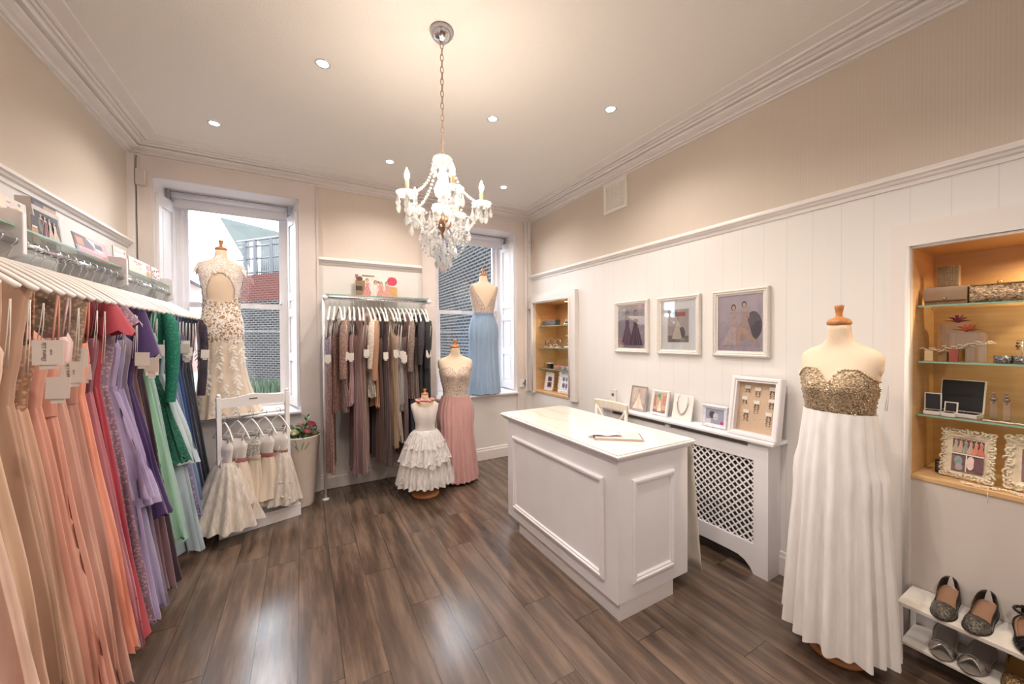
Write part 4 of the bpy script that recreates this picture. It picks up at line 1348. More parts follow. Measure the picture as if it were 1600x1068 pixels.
for i, (u, zh, lb, kd, sash, ra, rb) in enumerate(KD):
    p = RM @ Vector((u, .035, 0))
    ang = -.75 if i else -.95
    hanger(p, ang, 'small white hanger carrying the ' + ['leftmost ivory tulle dress', 'dress with pink hem band', 'narrow beaded dress', 'satin dress with rose waistband', 'rightmost tulle dress with flower belt'][i], 'small white hangers on the children rack', key='kid', w=.13, apex=.865, end=.735, rail=.905, r=.0052)
    t = thing('flower_girl_dress', lb, 'dress', p, ang, KG)
    n = 32; rr = random.Random(i)
    m = MB(); rings = []
    for z, a, b in ((.56, .068, .032), (.60, .070, .034), (.66, .082, .038), (.68, .085, .036), (.71, .060, .026), (.735, .055, .016)):
        rings.append([(a * cos(2 * PI * j / n), b * sin(2 * PI * j / n), z) for j in range(n)])
    m.loft(rings); m.build('bodice', fabric('efe9e6', 'chiffon' if i != 2 else 'lace'), t)
    for sx in (-1, 1):
        m = MB(); m.tube([(sx * .055, -.012, .72), (sx * .075, 0, .80), (sx * .055, .012, .72)], .006, 5)
        m.build('shoulder_strap', fabric('efe9e6', 'chiffon'), t)
    hemz = (.115, .19, .18, .22, .17)[i]
    fab = fabric('ead9c3', 'satin') if kd == 'satin' else fabric('e4d3bf', 'chiffon')
    pleated_skirt(t, fab, .565, hemz, .070, ra, folds=9, amp=.14, n=72, sq=(1, .5), bulge=.7, seed=20 + i, rows=10)
    if kd == 'tulle':
        pleated_skirt(t, fabric('ece2d8', 'tulle'), .57, hemz - .01, .074, ra * 1.25, folds=15, amp=.16, n=90, sq=(1, .55), bulge=.6, seed=30 + i, rows=10, name='tulle_layer')
    if sash:
        m = MB(); m.loft([[((.072 + q) * cos(2 * PI * j / n), (.036 + q) * sin(2 * PI * j / n), z) for j in range(n)] for z, q in ((.548, .002), (.565, .006), (.585, .002))])
        m.build('sash', fabric(sash, 'satin'), t)
    if i == 1:
        m = MB(); n2 = 40
        m.loft([[((ra * .99 + .006) * cos(2 * PI * j / n2), (ra * .9 + .004) * sin(2 * PI * j / n2), z) for j in range(n2)] for z in (hemz + .005, hemz + .05)])
        m.build('hem_band', fabric('d3a08f', 'satin'), t)
    if i == 4:
        m = MB()
        for k in range(16):
            th = rr.uniform(-PI, 0); z = rr.uniform(hemz + .02, hemz + .2); R = ra * 1.2 * (1 - (z - hemz) * 1.2)
            m.ball((R * cos(th), R * sin(th) * .85, z), .014, 6, sq=(1, 1, .7))
        o = m.build('tulle_rosettes', fabric('ece2d8', 'tulle'), t)
    if i in (0, 1, 2, 4):
        price_tag(t, .035, -.055, .555, w=.03, h=.055, zstr=.62, text=False, small=False)

# ------------------------------------------------------------------ flower bucket
FX, FY = -.02, 3.86
t = thing('flower_bucket', 'tall cream enamel bucket full of artificial roses between rack and rail', 'bucket', (FX, FY, 0))
BUCK = solid('cream_enamel', 'e3d8cf', .35, var=.02)
m = MB(); m.lathe([(.0, .002), (.095, .002), (.098, .01), (.155, .62), (.160, .628), (.157, .634), (.148, .628), (.095, .02), (0, .02)], n=36)
m.build('bucket_body', BUCK, t)
m = MB()
for sx in (-1, 1):
    m.tube([(sx * .15 * cos(a), -.0 + .15 * sin(a) * .4, .57 - .03 * cos(a * 2)) for a in (-.35, -.15, .15, .35)], .004, 6)
m.build('handle', BUCK, t)
def leaf(m, c, d, L, w, up_=.3):
    d = Vector(d).normalized(); s = d.cross(Vector((0, 0, 1)));
    s = s.normalized() if s.length > .1 else Vector((1, 0, 0))
    c = Vector(c); n_ = s.cross(d)
    m.add([c, c + d * L * .35 + s * w, c + d * L * .75 + s * w * .7, c + d * L, c + d * L * .75 - s * w * .7, c + d * L * .35 - s * w, c + d * L * .5 + n_ * w * .3],
          [(0, 1, 6), (1, 2, 6), (2, 3, 6), (3, 4, 6), (4, 5, 6), (5, 0, 6)], 0, True)
m = MB(); r_ = random.Random(2)
for k in range(130):
    a = r_.uniform(0, 2 * PI); R = r_.uniform(0, .13)
    leaf(m, (FX * 0 + R * cos(a), R * sin(a), .60 + r_.uniform(0, .06)), (cos(a) * r_.uniform(.3, 1), sin(a) * r_.uniform(.3, 1), r_.uniform(.0, .9)), r_.uniform(.04, .075), r_.uniform(.012, .02))
o = m.build('foliage', solid('rose_leaf', '3e5a3c', .6, var=.3, scale=40), None, loc=(FX, FY, 0))
tag(o, 'dark green leaves massed under the roses in the bucket', 'leaves'); o['kind'] = 'stuff'
t = thing('leaf_sprig', 'upright bright green sprig above the roses', 'plant', (FX + .03, FY - .02, .62))
m = MB()
m.tube([(0, 0, 0), (.01, 0, .1), (.02, 0, .17)], .003, 5); m.build('stem', solid('sprig_green', '4f8452', .55), t)
m = MB()
for k in range(11):
    z = .07 + k * .010
    leaf(m, (.01 + k * .001, 0, z), (cos(k * 2.4), sin(k * 2.4), .9), .055, .011)
m.build('leaves', MATS['sprig_green'], t)
def rose(dx, dy, z, r, c1, c2, lb, tilt=(-.5, 0)):
    t = thing('artificial_rose', lb, 'flower', (FX + dx, FY + dy, z), 0, 'artificial roses in the bucket', rot=(tilt[0] + .9, tilt[1], 0))
    t.rotation_euler = (-tilt[0], tilt[1], 0)
    rr = random.Random(int(dx * 1000) + 7)
    for ringi, (rad, nn, hh, cc) in enumerate(((r, 7, .5, c2), (r * .72, 6, .75, c1), (r * .42, 5, .9, c1))):
        m = MB()
        for q in range(nn):
            a = q * 2 * PI / nn + ringi
            rows = []
            for i in range(5):
                s = i / 4
                rw = []
                for j in range(5):
                    b = a + (j - 2) * .24 * (1.2 if ringi else 1)
                    R = rad * (.25 + .75 * s) * (1 - .05 * (j - 2) ** 2)
                    rw.append((R * cos(b), R * sin(b), r * hh * s ** .6 - (.12 * r * s if ringi == 0 else 0)))
                rows.append(rw)
            m.loft(rows, closed=False)
        m.build('petals', solid('rose_' + cc, cc, .6, var=.12, scale=60), t)
    m = MB(); m.ball((0, 0, r * .35), r * .25, 8); m.build('rose_heart', solid('rose_' + c1, c1, .6), t)
    m = MB(); m.tube([(0, 0, 0), (-dx * .4, -dy * .3, -.15)], .003, 5); m.build('stem', MATS['sprig_green'], t)
rose(-.11, -.06, .715, .040, 'b03a5c', 'd9bcc0', 'deep pink rose at the top left of the bucket', (.5, -.3))
rose(-.10, -.09, .672, .036, '8d2f45', '6d2a3a', 'dark wine rose tucked behind the green one', (.6, -.2))
rose(-.055, -.12, .660, .050, 'c9d08f', 'dcdcae', 'pale green rose at the front of the bucket', (.8, -.1))
rose(-.005, -.03, .705, .042, 'd79aa8', 'e6cfc6', 'pale blush rose in the middle of the bucket', (.4, 0))
rose(.075, -.05, .705, .052, 'c83a60', 'd98a94', 'largest raspberry pink rose on the right', (.5, .4))
rose(.045, -.10, .662, .042, 'b52a4c', 'd77f86', 'crimson pink rose low at the front right of the bucket', (.8, .2))
rose(.105, -.085, .645, .026, 'b9c47e', 'c4cc92', 'small yellow green bud at the right rim', (.8, .3))

# ------------------------------------------------------------------ desk
DX0, DX1, DY0, DY1 = 1.425, 1.995, 1.410, 2.600
t = thing('reception_desk', 'white panelled shop counter with glass-covered marble top', 'desk', (DX0, DY0, 0))
w_, l_ = DX1 - DX0, DY1 - DY0
m = MB(); m.box(0, w_, 0, .04, .09, .845); m.box(0, .04, .04, l_ - .04, .09, .845); m.box(0, w_, l_ - .04, l_, .09, .845); m.box(.04, w_ - .1, .04, l_ - .04, .091, .11)
m.build('carcass', DESKW, t)
m = MB(); m.box(.014, .44, .002, l_ - .15, 0, .0895); m.build('plinth', solid('plinth_white', 'd9d3d4', .45), t)
m = MB()
rings = [[(-q, -q, z), (w_ + q + .01, -q, z), (w_ + q + .01, l_ + q + .05, z), (-q, l_ + q + .05, z)] for q, z in ((.0, .845), (.006, .846), (.010, .856), (.020, .862), (.024, .872), (.028, .874), (.028, .880), (.024, .884))]
m.loft(rings, smooth=False, cap1=True); m.build('worktop', DESKW, t)
def marble():
    g = G('white_marble')
    nz = g.noise(g.coords(scale=(1, 1, 1)), 3, 6, .6)
    w = g.n('TexWave'); w.inputs['Scale'].default_value = 1.2; w.inputs['Distortion'].default_value = 14; w.inputs['Detail'].default_value = 4
    g.l(g.coords(), w.inputs['Vector'])
    g.l(g.ramp(w.outputs['Fac'], [(.0, hexc('e3ddd0')), (.10, hexc('ece8de')), (1, hexc('efebe3'))]), g.p.inputs['Base Color'])
    g.set(Roughness=.05)
    g.p.inputs['Coat Weight'].default_value = .6
    return g.m
MB().box(-.020, w_ + .03, -.020, l_ + .07, .884, .890).build('glass_top', marble(), t)
# raised panel mouldings
def mould(parent, P, u0, u1, v0, v1, name='panel_moulding'):
    m = MB()
    prof = [(0, 0), (0, .010), (.008, .018), (.018, .018), (.022, .011), (.030, .011), (.036, .004), (.036, 0)]
    rings = [[P(u0 + q, v0 + q, h), P(u1 - q, v0 + q, h), P(u1 - q, v1 - q, h), P(u0 + q, v1 - q, h)] for q, h in prof]
    m.loft(rings, smooth=False); return m.build(name, DESKW, parent)
mould(t, lambda u, v, h: (-h, u, v), .10, l_ - .09, .175, .735)
mould(t, lambda u, v, h: (u, -h, v), .10, w_ - .13, .175, .735)

# cream cloth hanging behind the desk
t = thing('chair_cover', 'cream fabric panel hanging behind the near end of the desk', 'cloth', (2.05, 1.46, 0))
m = MB(); rings = []
for i in range(12):
    s = i / 11; z = .84 - .78 * s
    rings.append([(-.012 + .06 * s + .012 * sin(j * .9) * s, -.05 - .02 * s + j * .022, z) for j in range(14)])
m.loft(rings, closed=False)
o = m.build('cloth_panel', fabric('e6dccb', 'chiffon'), t)
o.modifiers.new('solid', 'SOLIDIFY').thickness = .004

# catalogue on the desk
t = thing('catalogue', 'open pink and white catalogue lying on the desk', 'book', (1.655, 1.64, .8905), -.68)
m = MB(); m.box(-.14, .14, -.075, .095, 0, .010); m.build('cover', solid('book_black', '1d1a1e', .4), t)
m = MB(); m.box(-.142, .142, -.078, -.0755, .0, .010); m.build('page_edge', solid('page_edge', 'b9a99a', .8), t)
m, ms = pic_mesh(.27, .165, 'd4c4c2', [('rect', .05, .45, .55, .9, 'cfc3c0'), ('rect', .5, .9, .3, .8, 'dcc9c7'), ('rect', .1, .4, .1, .14, 'a99a98')], y=0)
m.v = [(x, z - .072, .0106 - y * 1) for x, y, z in m.v]
m.build('open_page', ms, t)
t = thing('brochure', 'folded pale pink brochure resting on the open catalogue', 'brochure', (1.60, 1.70, .9022), -.6)
m = MB(); m.loft([[(-.1 + .02 * j, y, .002 + .009 * abs(sin(j * .55)) + y * .0) for j in range(11)] for y in (-.045, .05)], closed=False)
o = m.build('folded_sheet', solid('brochure_pink', 'e9dcdc', .6, var=.05, scale=30), t); o.modifiers.new('s', 'SOLIDIFY').thickness = .001

# ------------------------------------------------------------------ cross-back chair
t = thing('dining_chair', 'cream wooden cross-back chair behind the desk', 'chair', (2.16, 2.42, 0), -PI / 2)
# local: back of chair at +y, seat faces -y ; width along x
m = MB()
m.loft([[(x, .20 + .03 * (1 - (x / .2) ** 2) + dy, z) for dy, z in ((-.011, .862), (-.011, .925), (.0, .932), (.011, .925), (.011, .862))] for x in [-.20 + .4 * i / 10 for i in range(11)]], cap0=True, cap1=True, smooth=False)
m.build('top_rail', CREAMWOOD, t, bevel=.003)
for sx in (-1, 1):
    m = MB(); m.tube([(sx * .175, .23, 0), (sx * .175, .19, .44), (sx * .18, .205, .88)], .015, 10); m.build('leg', CREAMWOOD, t)
    m = MB(); m.tube([(sx * .17, -.18, 0), (sx * .18, -.17, .44)], .016, 10); m.build('leg', CREAMWOOD, t)
    m = MB(); m.tube([(sx * .17, .20, .87), (sx * .06, .215, .72), (-sx * .06, .21, .62), (-sx * .165, .195, .48)], .008, 6); m.build('cross_slat', CREAMWOOD, t)
m = MB(); m.box(-.20, .20, -.20, .19, .435, .462); m.build('seat', CREAMWOOD, t, bevel=.008)
m = MB()
for a, b in (((-.17, -.17), (.17, -.17)), ((-.17, .21), (.17, .21)), ((-.17, -.17), (-.17, .21)), ((.17, -.17), (.17, .21))):
    m.tube([(a[0], a[1], .22), (b[0], b[1], .22)], .009, 6)
m.build('stretcher', CREAMWOOD, t)

# ------------------------------------------------------------------ radiator cover
RY0, RY1 = 1.195, 2.62
t = thing('radiator_cover', 'white radiator cover with diagonal lattice front below the framed photos', 'radiator cover', (2.46, RY0, 0))
L_ = RY1 - RY0; D_ = XR - 2.46 - .002
m = MB(); m.box(-.025, D_, -.04, L_ + .04, .832, .855); m.build('top_shelf', WHITE, t, bevel=.006)
m = MB()
def pf(pts):   # polygon in (u,z) extruded in x
    n = len(pts)
    m.add([(0, u, z) for u, z in pts] + [(.018, u, z) for u, z in pts], [tuple(range(n)), tuple(range(2 * n - 1, n - 1, -1))] + [(i, i + n, (i + 1) % n + n, (i + 1) % n) for i in range(n)])
pf([(0, 0), (.085, 0), (.085, .832), (0, .832)])
pf([(L_ - .085, 0), (L_, 0), (L_, .832), (L_ - .085, .832)])
pf([(.085, .72), (L_ - .085, .72), (L_ - .085, .80), (.085, .80)])
for a, b in ((.085, .12), (.70, .74), (L_ - .12, L_ - .085)):
    pf([(a, .80), (b, .80), (b, .832), (a, .832)])
pf([(.085, .19), (.085, .0), (.105, .035), (.14, .066), (.18, .080), (.24, .084), (L_ - .24, .084), (L_ - .18, .080), (L_ - .14, .066), (L_ - .105, .035), (L_ - .085, 0), (L_ - .085, .19)])
m.box(.018, D_, 0, .018, 0, .832); m.box(.018, D_, L_ - .018, L_, 0, .832)
m.build('cabinet_frame', DESKW, t)
m = MB()
u0, u1, z0, z1 = .085, L_ - .085, .19, .72
pitch = .048; wd = .0075
for fam in (1, -1):
    xx = .008 if fam == 1 else .0125
    k = -40
    c = u0 - (z1 - z0)
    while c < u1 + (z1 - z0):
        # line: u = c + fam*(z - z0)
        if fam == 1: lo = max(z0, z0 + (u0 - c)); hi = min(z1, z0 + (u1 - c))
        else: lo = max(z0, z0 + (c - u1)); hi = min(z1, z0 + (c - u0))
        if hi - lo > .01:
            ua = c + fam * (lo - z0); ub = c + fam * (hi - z0); q = wd * .9
            m.add([(xx, ua - q, lo), (xx, ua + q, lo), (xx, ub + q, hi), (xx, ub - q, hi), (xx + .004, ua - q, lo), (xx + .004, ua + q, lo), (xx + .004, ub + q, hi), (xx + .004, ub - q, hi)],
                  [(0, 1, 2, 3), (7, 6, 5, 4), (0, 4, 5, 1), (1, 5, 6, 2), (2, 6, 7, 3), (3, 7, 4, 0)])
        c += pitch
m.build('lattice_panel', WHITE, t)
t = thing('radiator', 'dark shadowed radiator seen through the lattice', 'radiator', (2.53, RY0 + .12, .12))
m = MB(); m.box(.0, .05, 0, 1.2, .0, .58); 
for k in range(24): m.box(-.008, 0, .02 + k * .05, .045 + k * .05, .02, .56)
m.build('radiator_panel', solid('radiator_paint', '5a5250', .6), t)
m = MB(); m.tube([(.02, .03, 0), (.02, .03, -.12)], .012, 8); m.tube([(.02, 1.17, 0), (.02, 1.17, -.12)], .012, 8); m.build('pipe', CHROME, t)
TOPZ = .8555
def shelf_frame(name, lb, cat, x, y, w, h, fw, d, tilt, pic, figs, mat=FRAMEW, rz=-PI / 2, inner=None):
    t = thing(name, lb, cat, (x, y, TOPZ), rz, 'display items on the radiator cover', rot=(tilt, 0, rz))
    frame_mb(w, h, fw, d).build('frame', mat, t)
    MB().box(-w / 2 + .003, w / 2 - .003, 0, .012, .003, h - .003).build('backing', CARDW, t)
    m, ms = pic_mesh(w - 2 * fw, h - 2 * fw, pic, figs, y=-d * .3, z0=fw)
    m.build('photograph', ms, t)
    return t
SF = solid('soft_white_frame', 'e8e4e6', .4)
shelf_frame('picture_frame', 'grey-edged photo of a bride in a full ballgown on the radiator shelf', 'picture', 2.535, 2.28, .165, .215, .008, .012, -.2, 'b9a79d', [('rect', 0, 1, 0, .3, 'a8968c'), ('poly', [(.15, .05), (.95, .05), (.7, .4), (.56, .6), (.46, .6), (.38, .4)], 'ded3c6'), ('lady', .52, .06, .8, 'd9cdbf', SK, '5d4033', 1.0), ('rect', .05, .4, .5, .95, 'c3b3a6')], mat=solid('pewter', 'b4aeb0', .4, .4))
shelf_frame('picture_frame', 'white framed photo with green top and small gown on the radiator shelf', 'picture', 2.53, 2.05, .165, .205, .022, .015, -.2, 'c7a58c', [('rect', 0, 1, .0, .15, '8f7266'), ('ell', .4, .85, .14, .1, '3f9a78'), ('rect', .7, 1, .4, .9, 'b98a7c'), ('rect', 0, .2, .3, .9, 'a37f68'), ('lady', .5, .08, .66, 'e3d9d0', SK, HR, 1.0)], mat=SF)
# necklace on a cream stand
t = thing('necklace_stand', 'cream padded stand with a crystal necklace on the radiator shelf', 'jewellery stand', (2.535, 1.85, TOPZ), -PI / 2, rot=(-.22, 0, -PI / 2))
MB().box(-.085, .085, 0, .012, 0, .195).build('padded_board', solid('cream_linen', 'e6dfd8', .85), t, bevel=.004)
for k in range(24):
    a = PI + PI * k / 23
    MB().ball((.045 * cos(a) * (1 + .15 * sin(a)), -.006, .13 + .085 * sin(a)), .0055, 6).build('crystal_bead', solid('bead_silver', 'c3bfc4', .15, .6), t)
m = MB()
for sx in (-1, 1): m.tube([(sx * .045, -.006, .13), (sx * .042, -.006, .17), (sx * .03, -.004, .192)], .002, 5)
m.build('chain', CHROME, t)
# small block frame
t = shelf_frame('picture_frame', 'deep block frame with grey photo and pink flower, beside the large earring case', 'picture', 2.53, 1.575, .185, .155, .026, .02, -.08, '8f93a8', [('ell', .35, .6, .16, .25, '43424c'), ('ell', .55, .5, .14, .25, 'b7b2b8'), ('ell', .9, .12, .1, .12, 'b0487a'), ('rect', 0, .3, 0, .3, 'c3c4d0')], mat=solid('distressed_white', 'd5d4da', .5, var=.12, scale=60))
MB().box(-.0925, .0925, 0, .045, 0, .155).build('frame_body', MATS['distressed_white'], t)
t = thing('card_holder', 'tiny white card holder at the far end of the radiator shelf', 'card', (2.54, 2.56, TOPZ), -PI / 2)
MB().box(-.035, .035, -.01, .01, 0, .15).build('card', CARDW, t); MB().box(-.018, .012, -.012, -.0101, .09, .115).build('printed_panel', solid('dark_print', '5a5a60', .6), t)
# earring display case
ex, ey = 2.50, 1.30
t = thing('earring_display_case', 'large white leaning box frame full of earrings on cards', 'jewellery display', (ex - .03, ey, TOPZ), -PI / 2, rot=(-.17, 0, -PI / 2))
w, h, fw = .30, .385, .034
m = MB()
prof = [(0, .045), (0, -.006), (.006, -.012), (.02, -.012), (.026, -.004), (.034, -.004), (.034, .035)]
m.loft([[(-w / 2 + q, y, q), (w / 2 - q, y, q), (w / 2 - q, y, h - q), (-w / 2 + q, y, h - q)] for q, y in prof], smooth=False)
m.build('case_frame', SF, t)
MB().box(-w / 2 + fw, w / 2 - fw, .033, .044, fw, h - fw).build('linen_backing', solid('beige_linen', 'c3aa92', .9, var=.08, scale=200), t)
k = 0
for (u, v, big) in ((-.062, .31, 1), (.0, .30, 2), (.085, .31, 3), (-.075, .235, 1), (.0, .215, 4), (.085, .235, 2), (-.06, .15, 3), (.075, .15, 4)):
    MB().box(u - .018, u + .018, .029, .0325, v, v + .022).build('earring_card', CARDW, t)
    m = MB()
    for sx in (-1, 1):
        for q in range(big + 1):
            m.ball((u + sx * (.008 + .003 * (q % 2)), .029, v - .008 - q * .013), .0055 - .0006 * q, 6)
    m.build('earring_pair', solid('earring_metal', '8a7f7c', .2, .8), t)

# ------------------------------------------------------------------ alcoves
def alcove(lb, hole, frame_y0, frame_y1, frame_top, proud, grp, full=True, lowpanel=True):
    y0, y1, z0, z1 = hole
    t = thing('display_alcove', lb, 'display cabinet', (XR, (y0 + y1) / 2, 0), 0)
    c = (y0 + y1) / 2
    a, b = y0 - c, y1 - c
    d = .33
    m = MB()
    m.box(d, d + .012, a - .01, b + .01, z0 - .02, z1 + .01)
    m.box(.0, d, a - .012, a, z0, z1); m.box(.0, d, b, b + .012, z0, z1)
    m.box(.0, d, a - .012, b + .012, z1, z1 + .012)
    m.build('wood_lining', NICHEWOOD, t)
    m = MB(); m.box(-.012, d, a, b, z0 - .022, z0); m.build('base_shelf', NICHEWOOD, t, bevel=.002)
    for z in (1.645, 1.372, 1.11):
        m = MB(); m.box(.045, d - .005, a + .004, b - .004, z - .008, z); s_ = m.build('glass_shelf', GLASS, t)
        m = MB(); m.box(.0435, .045, a + .004, b - .004, z - .008, z); m.build('shelf_edge', GLASSEDGE, s_)
        for yy in (a + .006, b - .006):
            for xx in (.07, d - .04): MB().ball((xx, yy, z - .011), .005, 6).build('shelf_pin', STEEL, s_)
    # casing
    m = MB()
    fa, fb = frame_y0 - c, frame_y1 - c
    zb = .0 if full else z0 - .03
    m.box(-proud, 0, b, fb, zb, z1); m.box(-proud, 0, fa, a, zb, z1)
    m.box(-proud, 0, fa, fb, z1, frame_top)
    if not full: pass
    # inner bead
    m.tube([(-proud - .003, b + .012, z0 if not full else .0), (-proud - .003, b + .012, z1 + .012), (-proud - .003, a - .012, z1 + .012), (-proud - .003, a - .012, z0 if not full else .0)], .011, 8)
    m.build('casing', solid('casing_white', 'e2dcd8', .4), t)
    if lowpanel:
        MB().box(-.006, .004, a, b, .16, z0 - .022).build('lower_panel', solid('cupboard_panel', 'cfc6c0', .5), t)
    # recessed lamp
    ml = MB(); ml.lathe([(.001, z1 - .002), (.022, z1 - .002)], (.13, (a + b) / 2 - (.12 if full else .1)), 16); ml.build('lamp_disc', emis('alcove_lamp', (1, .78, .5), 18), t)
    ml = MB(); ml.lathe([(.022, z1 - .003), (.030, z1 - .004), (.032, z1)], (.13, (a + b) / 2 - (.12 if full else .1)), 16); ml.build('lamp_bezel', CHROME, t)
    return t
alcove('tall right alcove lined with maple, glass shelves of clutches, hair combs and jewellery', NR, -.21, .692, 2.04, .03, '')
t_ = alcove('small left alcove in the right wall with glass shelves and two mosaic frames', NL, 3.16, 4.06, 2.02, .045, '', full=False, lowpanel=False)
ALC = (1.0, .72, .42)
lamp('alcove_light', 'SPOT', (XR + .13, .12, 1.90), 22, ALC, spot_size=2.9, spot_blend=.6, shadow_soft_size=.015)
lamp('alcove_light', 'SPOT', (XR + .13, 3.53, 1.905), 9, ALC, spot_size=2.8, spot_blend=.7, shadow_soft_size=.02)

def item(name, lb, cat, x, y, z, rz=-PI / 2, grp=None, rot=None):
    return thing(name, lb, cat, (x, y, z), rz, grp, rot)
RHG = 'items in the right alcove'
JW = fabric('cdb08a', 'sequin', '7a5c3a')
# top shelf z=1.645
t = item('clutch_bag', 'brown beige clutch bag with folded flap, left on the top shelf', 'bag', 2.73, .53, 1.6455)
m = MB()
m.loft([[(x, y, z) for y, z in ((-.045, 0), (-.050, .03), (-.035, .083), (-.022, .088), (.0, .083), (.02, .03), (.02, 0))] for x in (-.068, -.05, 0, .05, .068)], smooth=False, cap0=True, cap1=True)
m.build('bag_body', fabric('a88460', 'lace', '8d6c4c'), t)
m = MB(); m.loft([[(x, -.0515 - q, z) for q, z in ((0, .083), (.006, .06), (.004, .02))] for x in (-.069, 0, .069)], closed=False); m.build('flap', fabric('b08d6a', 'satin'), t)
m = MB(); m.ball((0, -.06, .03), .006, 8); m.build('clasp', CHROME, t)
t = item('trinket_box', 'square rhinestone evening box standing on the clutch bag', 'bag', 2.745, .53, 1.735)
m = MB(); m.box(-.035, .035, -.02, .02, 0, .098); m.build('box_body', fabric('a88860', 'satin'), t, bevel=.003)
for r in range(9):
    m = MB()
    for c in range(8): m.ball((-.028 + c * .008, -.0215, .010 + r * .0098), .0028, 5)
    m.build('rhinestone_row', solid('rhinestone', 'dcc39a', .15, .7), t)
t = item('clutch_bag', 'glittering gold beaded clutch bag on the top shelf', 'bag', 2.73, .375, 1.6455)
m = MB(); m.loft([[(x, y, z) for y, z in ((-.04, 0), (-.044, .04), (-.036, .078), (-.0, .086), (.03, .076), (.034, .04), (.03, 0))] for x in (-.083, -.08, -.03, .03, .08, .083)], cap0=True, cap1=True)
m.build('bag_body', JW, t)
m = MB(); m.box(-.08, .08, -.04, .032, .080, .084); m.ball((0, -.01, .09), .009, 8); m.build('frame_clasp', solid('gold_metal', 'd6ac68', .2, 1), t)
t = item('bracelet', 'bright crystal bracelet at the right of the top shelf', 'bracelet', 2.71, .235, 1.6455)
m = MB(); m.tube([(.03 * cos(a * PI / 10), .025 * sin(a * PI / 10), .008) for a in range(20)], .008, 6, closed=True); m.build('crystal_band', solid('bead_bright', 'efeae0', .1, .5), t)
# second shelf z=1.372: flower hair pieces on acrylic risers
for k, (y, z, c) in enumerate(((.51, 1.515, 'b0708f'), (.475, 1.47, 'd98a72'))):
    t = item('acrylic_riser', ('upper' if k == 0 else 'lower') + ' clear acrylic step under the ' + ('mauve' if k == 0 else 'coral') + ' flower', 'stand', 2.80 - .05 * k, y, 1.3725, grp=None)
    m = MB(); H = z - 1.3725 + .04 - (.0 if k else 0)
    m.box(-.06, .06, -.025, .025, H - .006, H); m.box(-.06, .06, .022, .025, 0, H); m.box(-.06, -.056, -.025, .025, 0, H); m.box(.056, .06, -.025, .025, 0, H)
    m.build('riser_shell', clear('acrylic', 'f3efe8', .3), t)
    fz = 1.3725 + H + .001
    t = item('hair_flower', ('mauve pink silk flower hair clip on the upper acrylic step' if k == 0 else 'coral orange lily hair clip on the lower acrylic step'), 'hair flower', 2.80 - .05 * k, y, fz)
    for rr_, nn, hh in ((.046, 8, .012), (.034, 7, .026), (.020, 5, .038)):
        m = MB()
        for q in range(nn):
            a = q * 2 * PI / nn + rr_ * 40
            m.loft([[(rr_ * s * cos(a + b), rr_ * s * sin(a + b) * .8, .003 + hh * s ** .7) for b in (-.4, 0, .4)] for s in (.1, .55, 1.0)], closed=False)
        m.build('petals', solid('silk_' + c, c, .7, var=.1, scale=50), t)
    m = MB(); m.ball((0, 0, .012), .010, 8); m.build('flower_heart', solid('silk_' + c, c, .7), t)
HC = ['white blossom hair comb in front of the pale wooden block', 'white blossom hair comb over the brown block', 'white hair comb spread above the red glass jar', 'pearl blossom hair comb standing on clear jar', 'white blossom hair comb at the right end of the row']
for k, (y, z) in enumerate(((.585, .050), (.545, .042), (.505, .060), (.46, .070), (.42, .082))):
    t = item('display_block', ['pale wooden', 'brown wooden', 'red and clear glass', 'clear glass', 'short clear glass'][k] + ' block under a white hair comb', 'stand', 2.71 + .03 * (k % 2), y, 1.3725)
    m = MB(); m.box(-.014, .014, -.014, .014, 0, z); m.build('block', [wood_mat('block_pale', 'd9bc8c', 'e3cba2'), wood_mat('block_brown', '9c7850', 'ac875c'), solid('red_glass', '9c4a40', .2), clear('acrylic', 'f3efe8'), clear('acrylic', 'f3efe8')][k], t)
    t = item('hair_comb', HC[k], 'hair comb', 2.71 + .03 * (k % 2), y, 1.373 + z)
    for q in range(8):
        m = MB(); cxx = -.032 + q * .009; cz = .008 + .006 * sin(q * 1.7 + k)
        for a in range(5):
            b = a * 2 * PI / 5
            m.ball((cxx + .0045 * cos(b), -.004 + .0045 * sin(b), cz), .0036, 5, sq=(1, 1, .6))
        m.build('blossom', solid('blossom_white', 'efe3d6', .6), t)
    m = MB(); m.tube([(-.035, 0, .003), (0, 0, .004), (.035, 0, .003)], .0018, 5); m.build('comb_wire', CHROME, t)
for k, y in enumerate((.362, .31)):
    t = item('bracelet', ('left' if k == 0 else 'right') + ' wide grey rhinestone cuff on the middle shelf', 'bracelet', 2.70, y, 1.3725)
    m = MB(); m.lathe([(.024, 0), (.026, .002), (.026, .034), (.024, .036), (.022, .034), (.022, .002), (.024, 0)], n=20); m.build('cuff', fabric('9a9694', 'sequin', '4c4848'), t)
    m = MB(); m.ball((-.0, -.027, .018), .004, 6); m.build('clasp', CHROME, t)
t = item('earring_stand', 'tiny wire earring stand at the back of the middle shelf', 'jewellery stand', 2.86, .33, 1.3725)
m = MB(); m.tube([(0, 0, 0), (0, 0, .10)], .0015, 5); m.tube([(-.015, 0, .10), (.015, 0, .10)], .0015, 5); m.build('wire', CHROME, t)
m = MB(); m.ball((-.012, 0, .088), .006, 6); m.ball((-.012, 0, .074), .008, 6); m.ball((-.012, 0, .062), .005, 6); m.build('earring', MATS['earring_metal'], t)
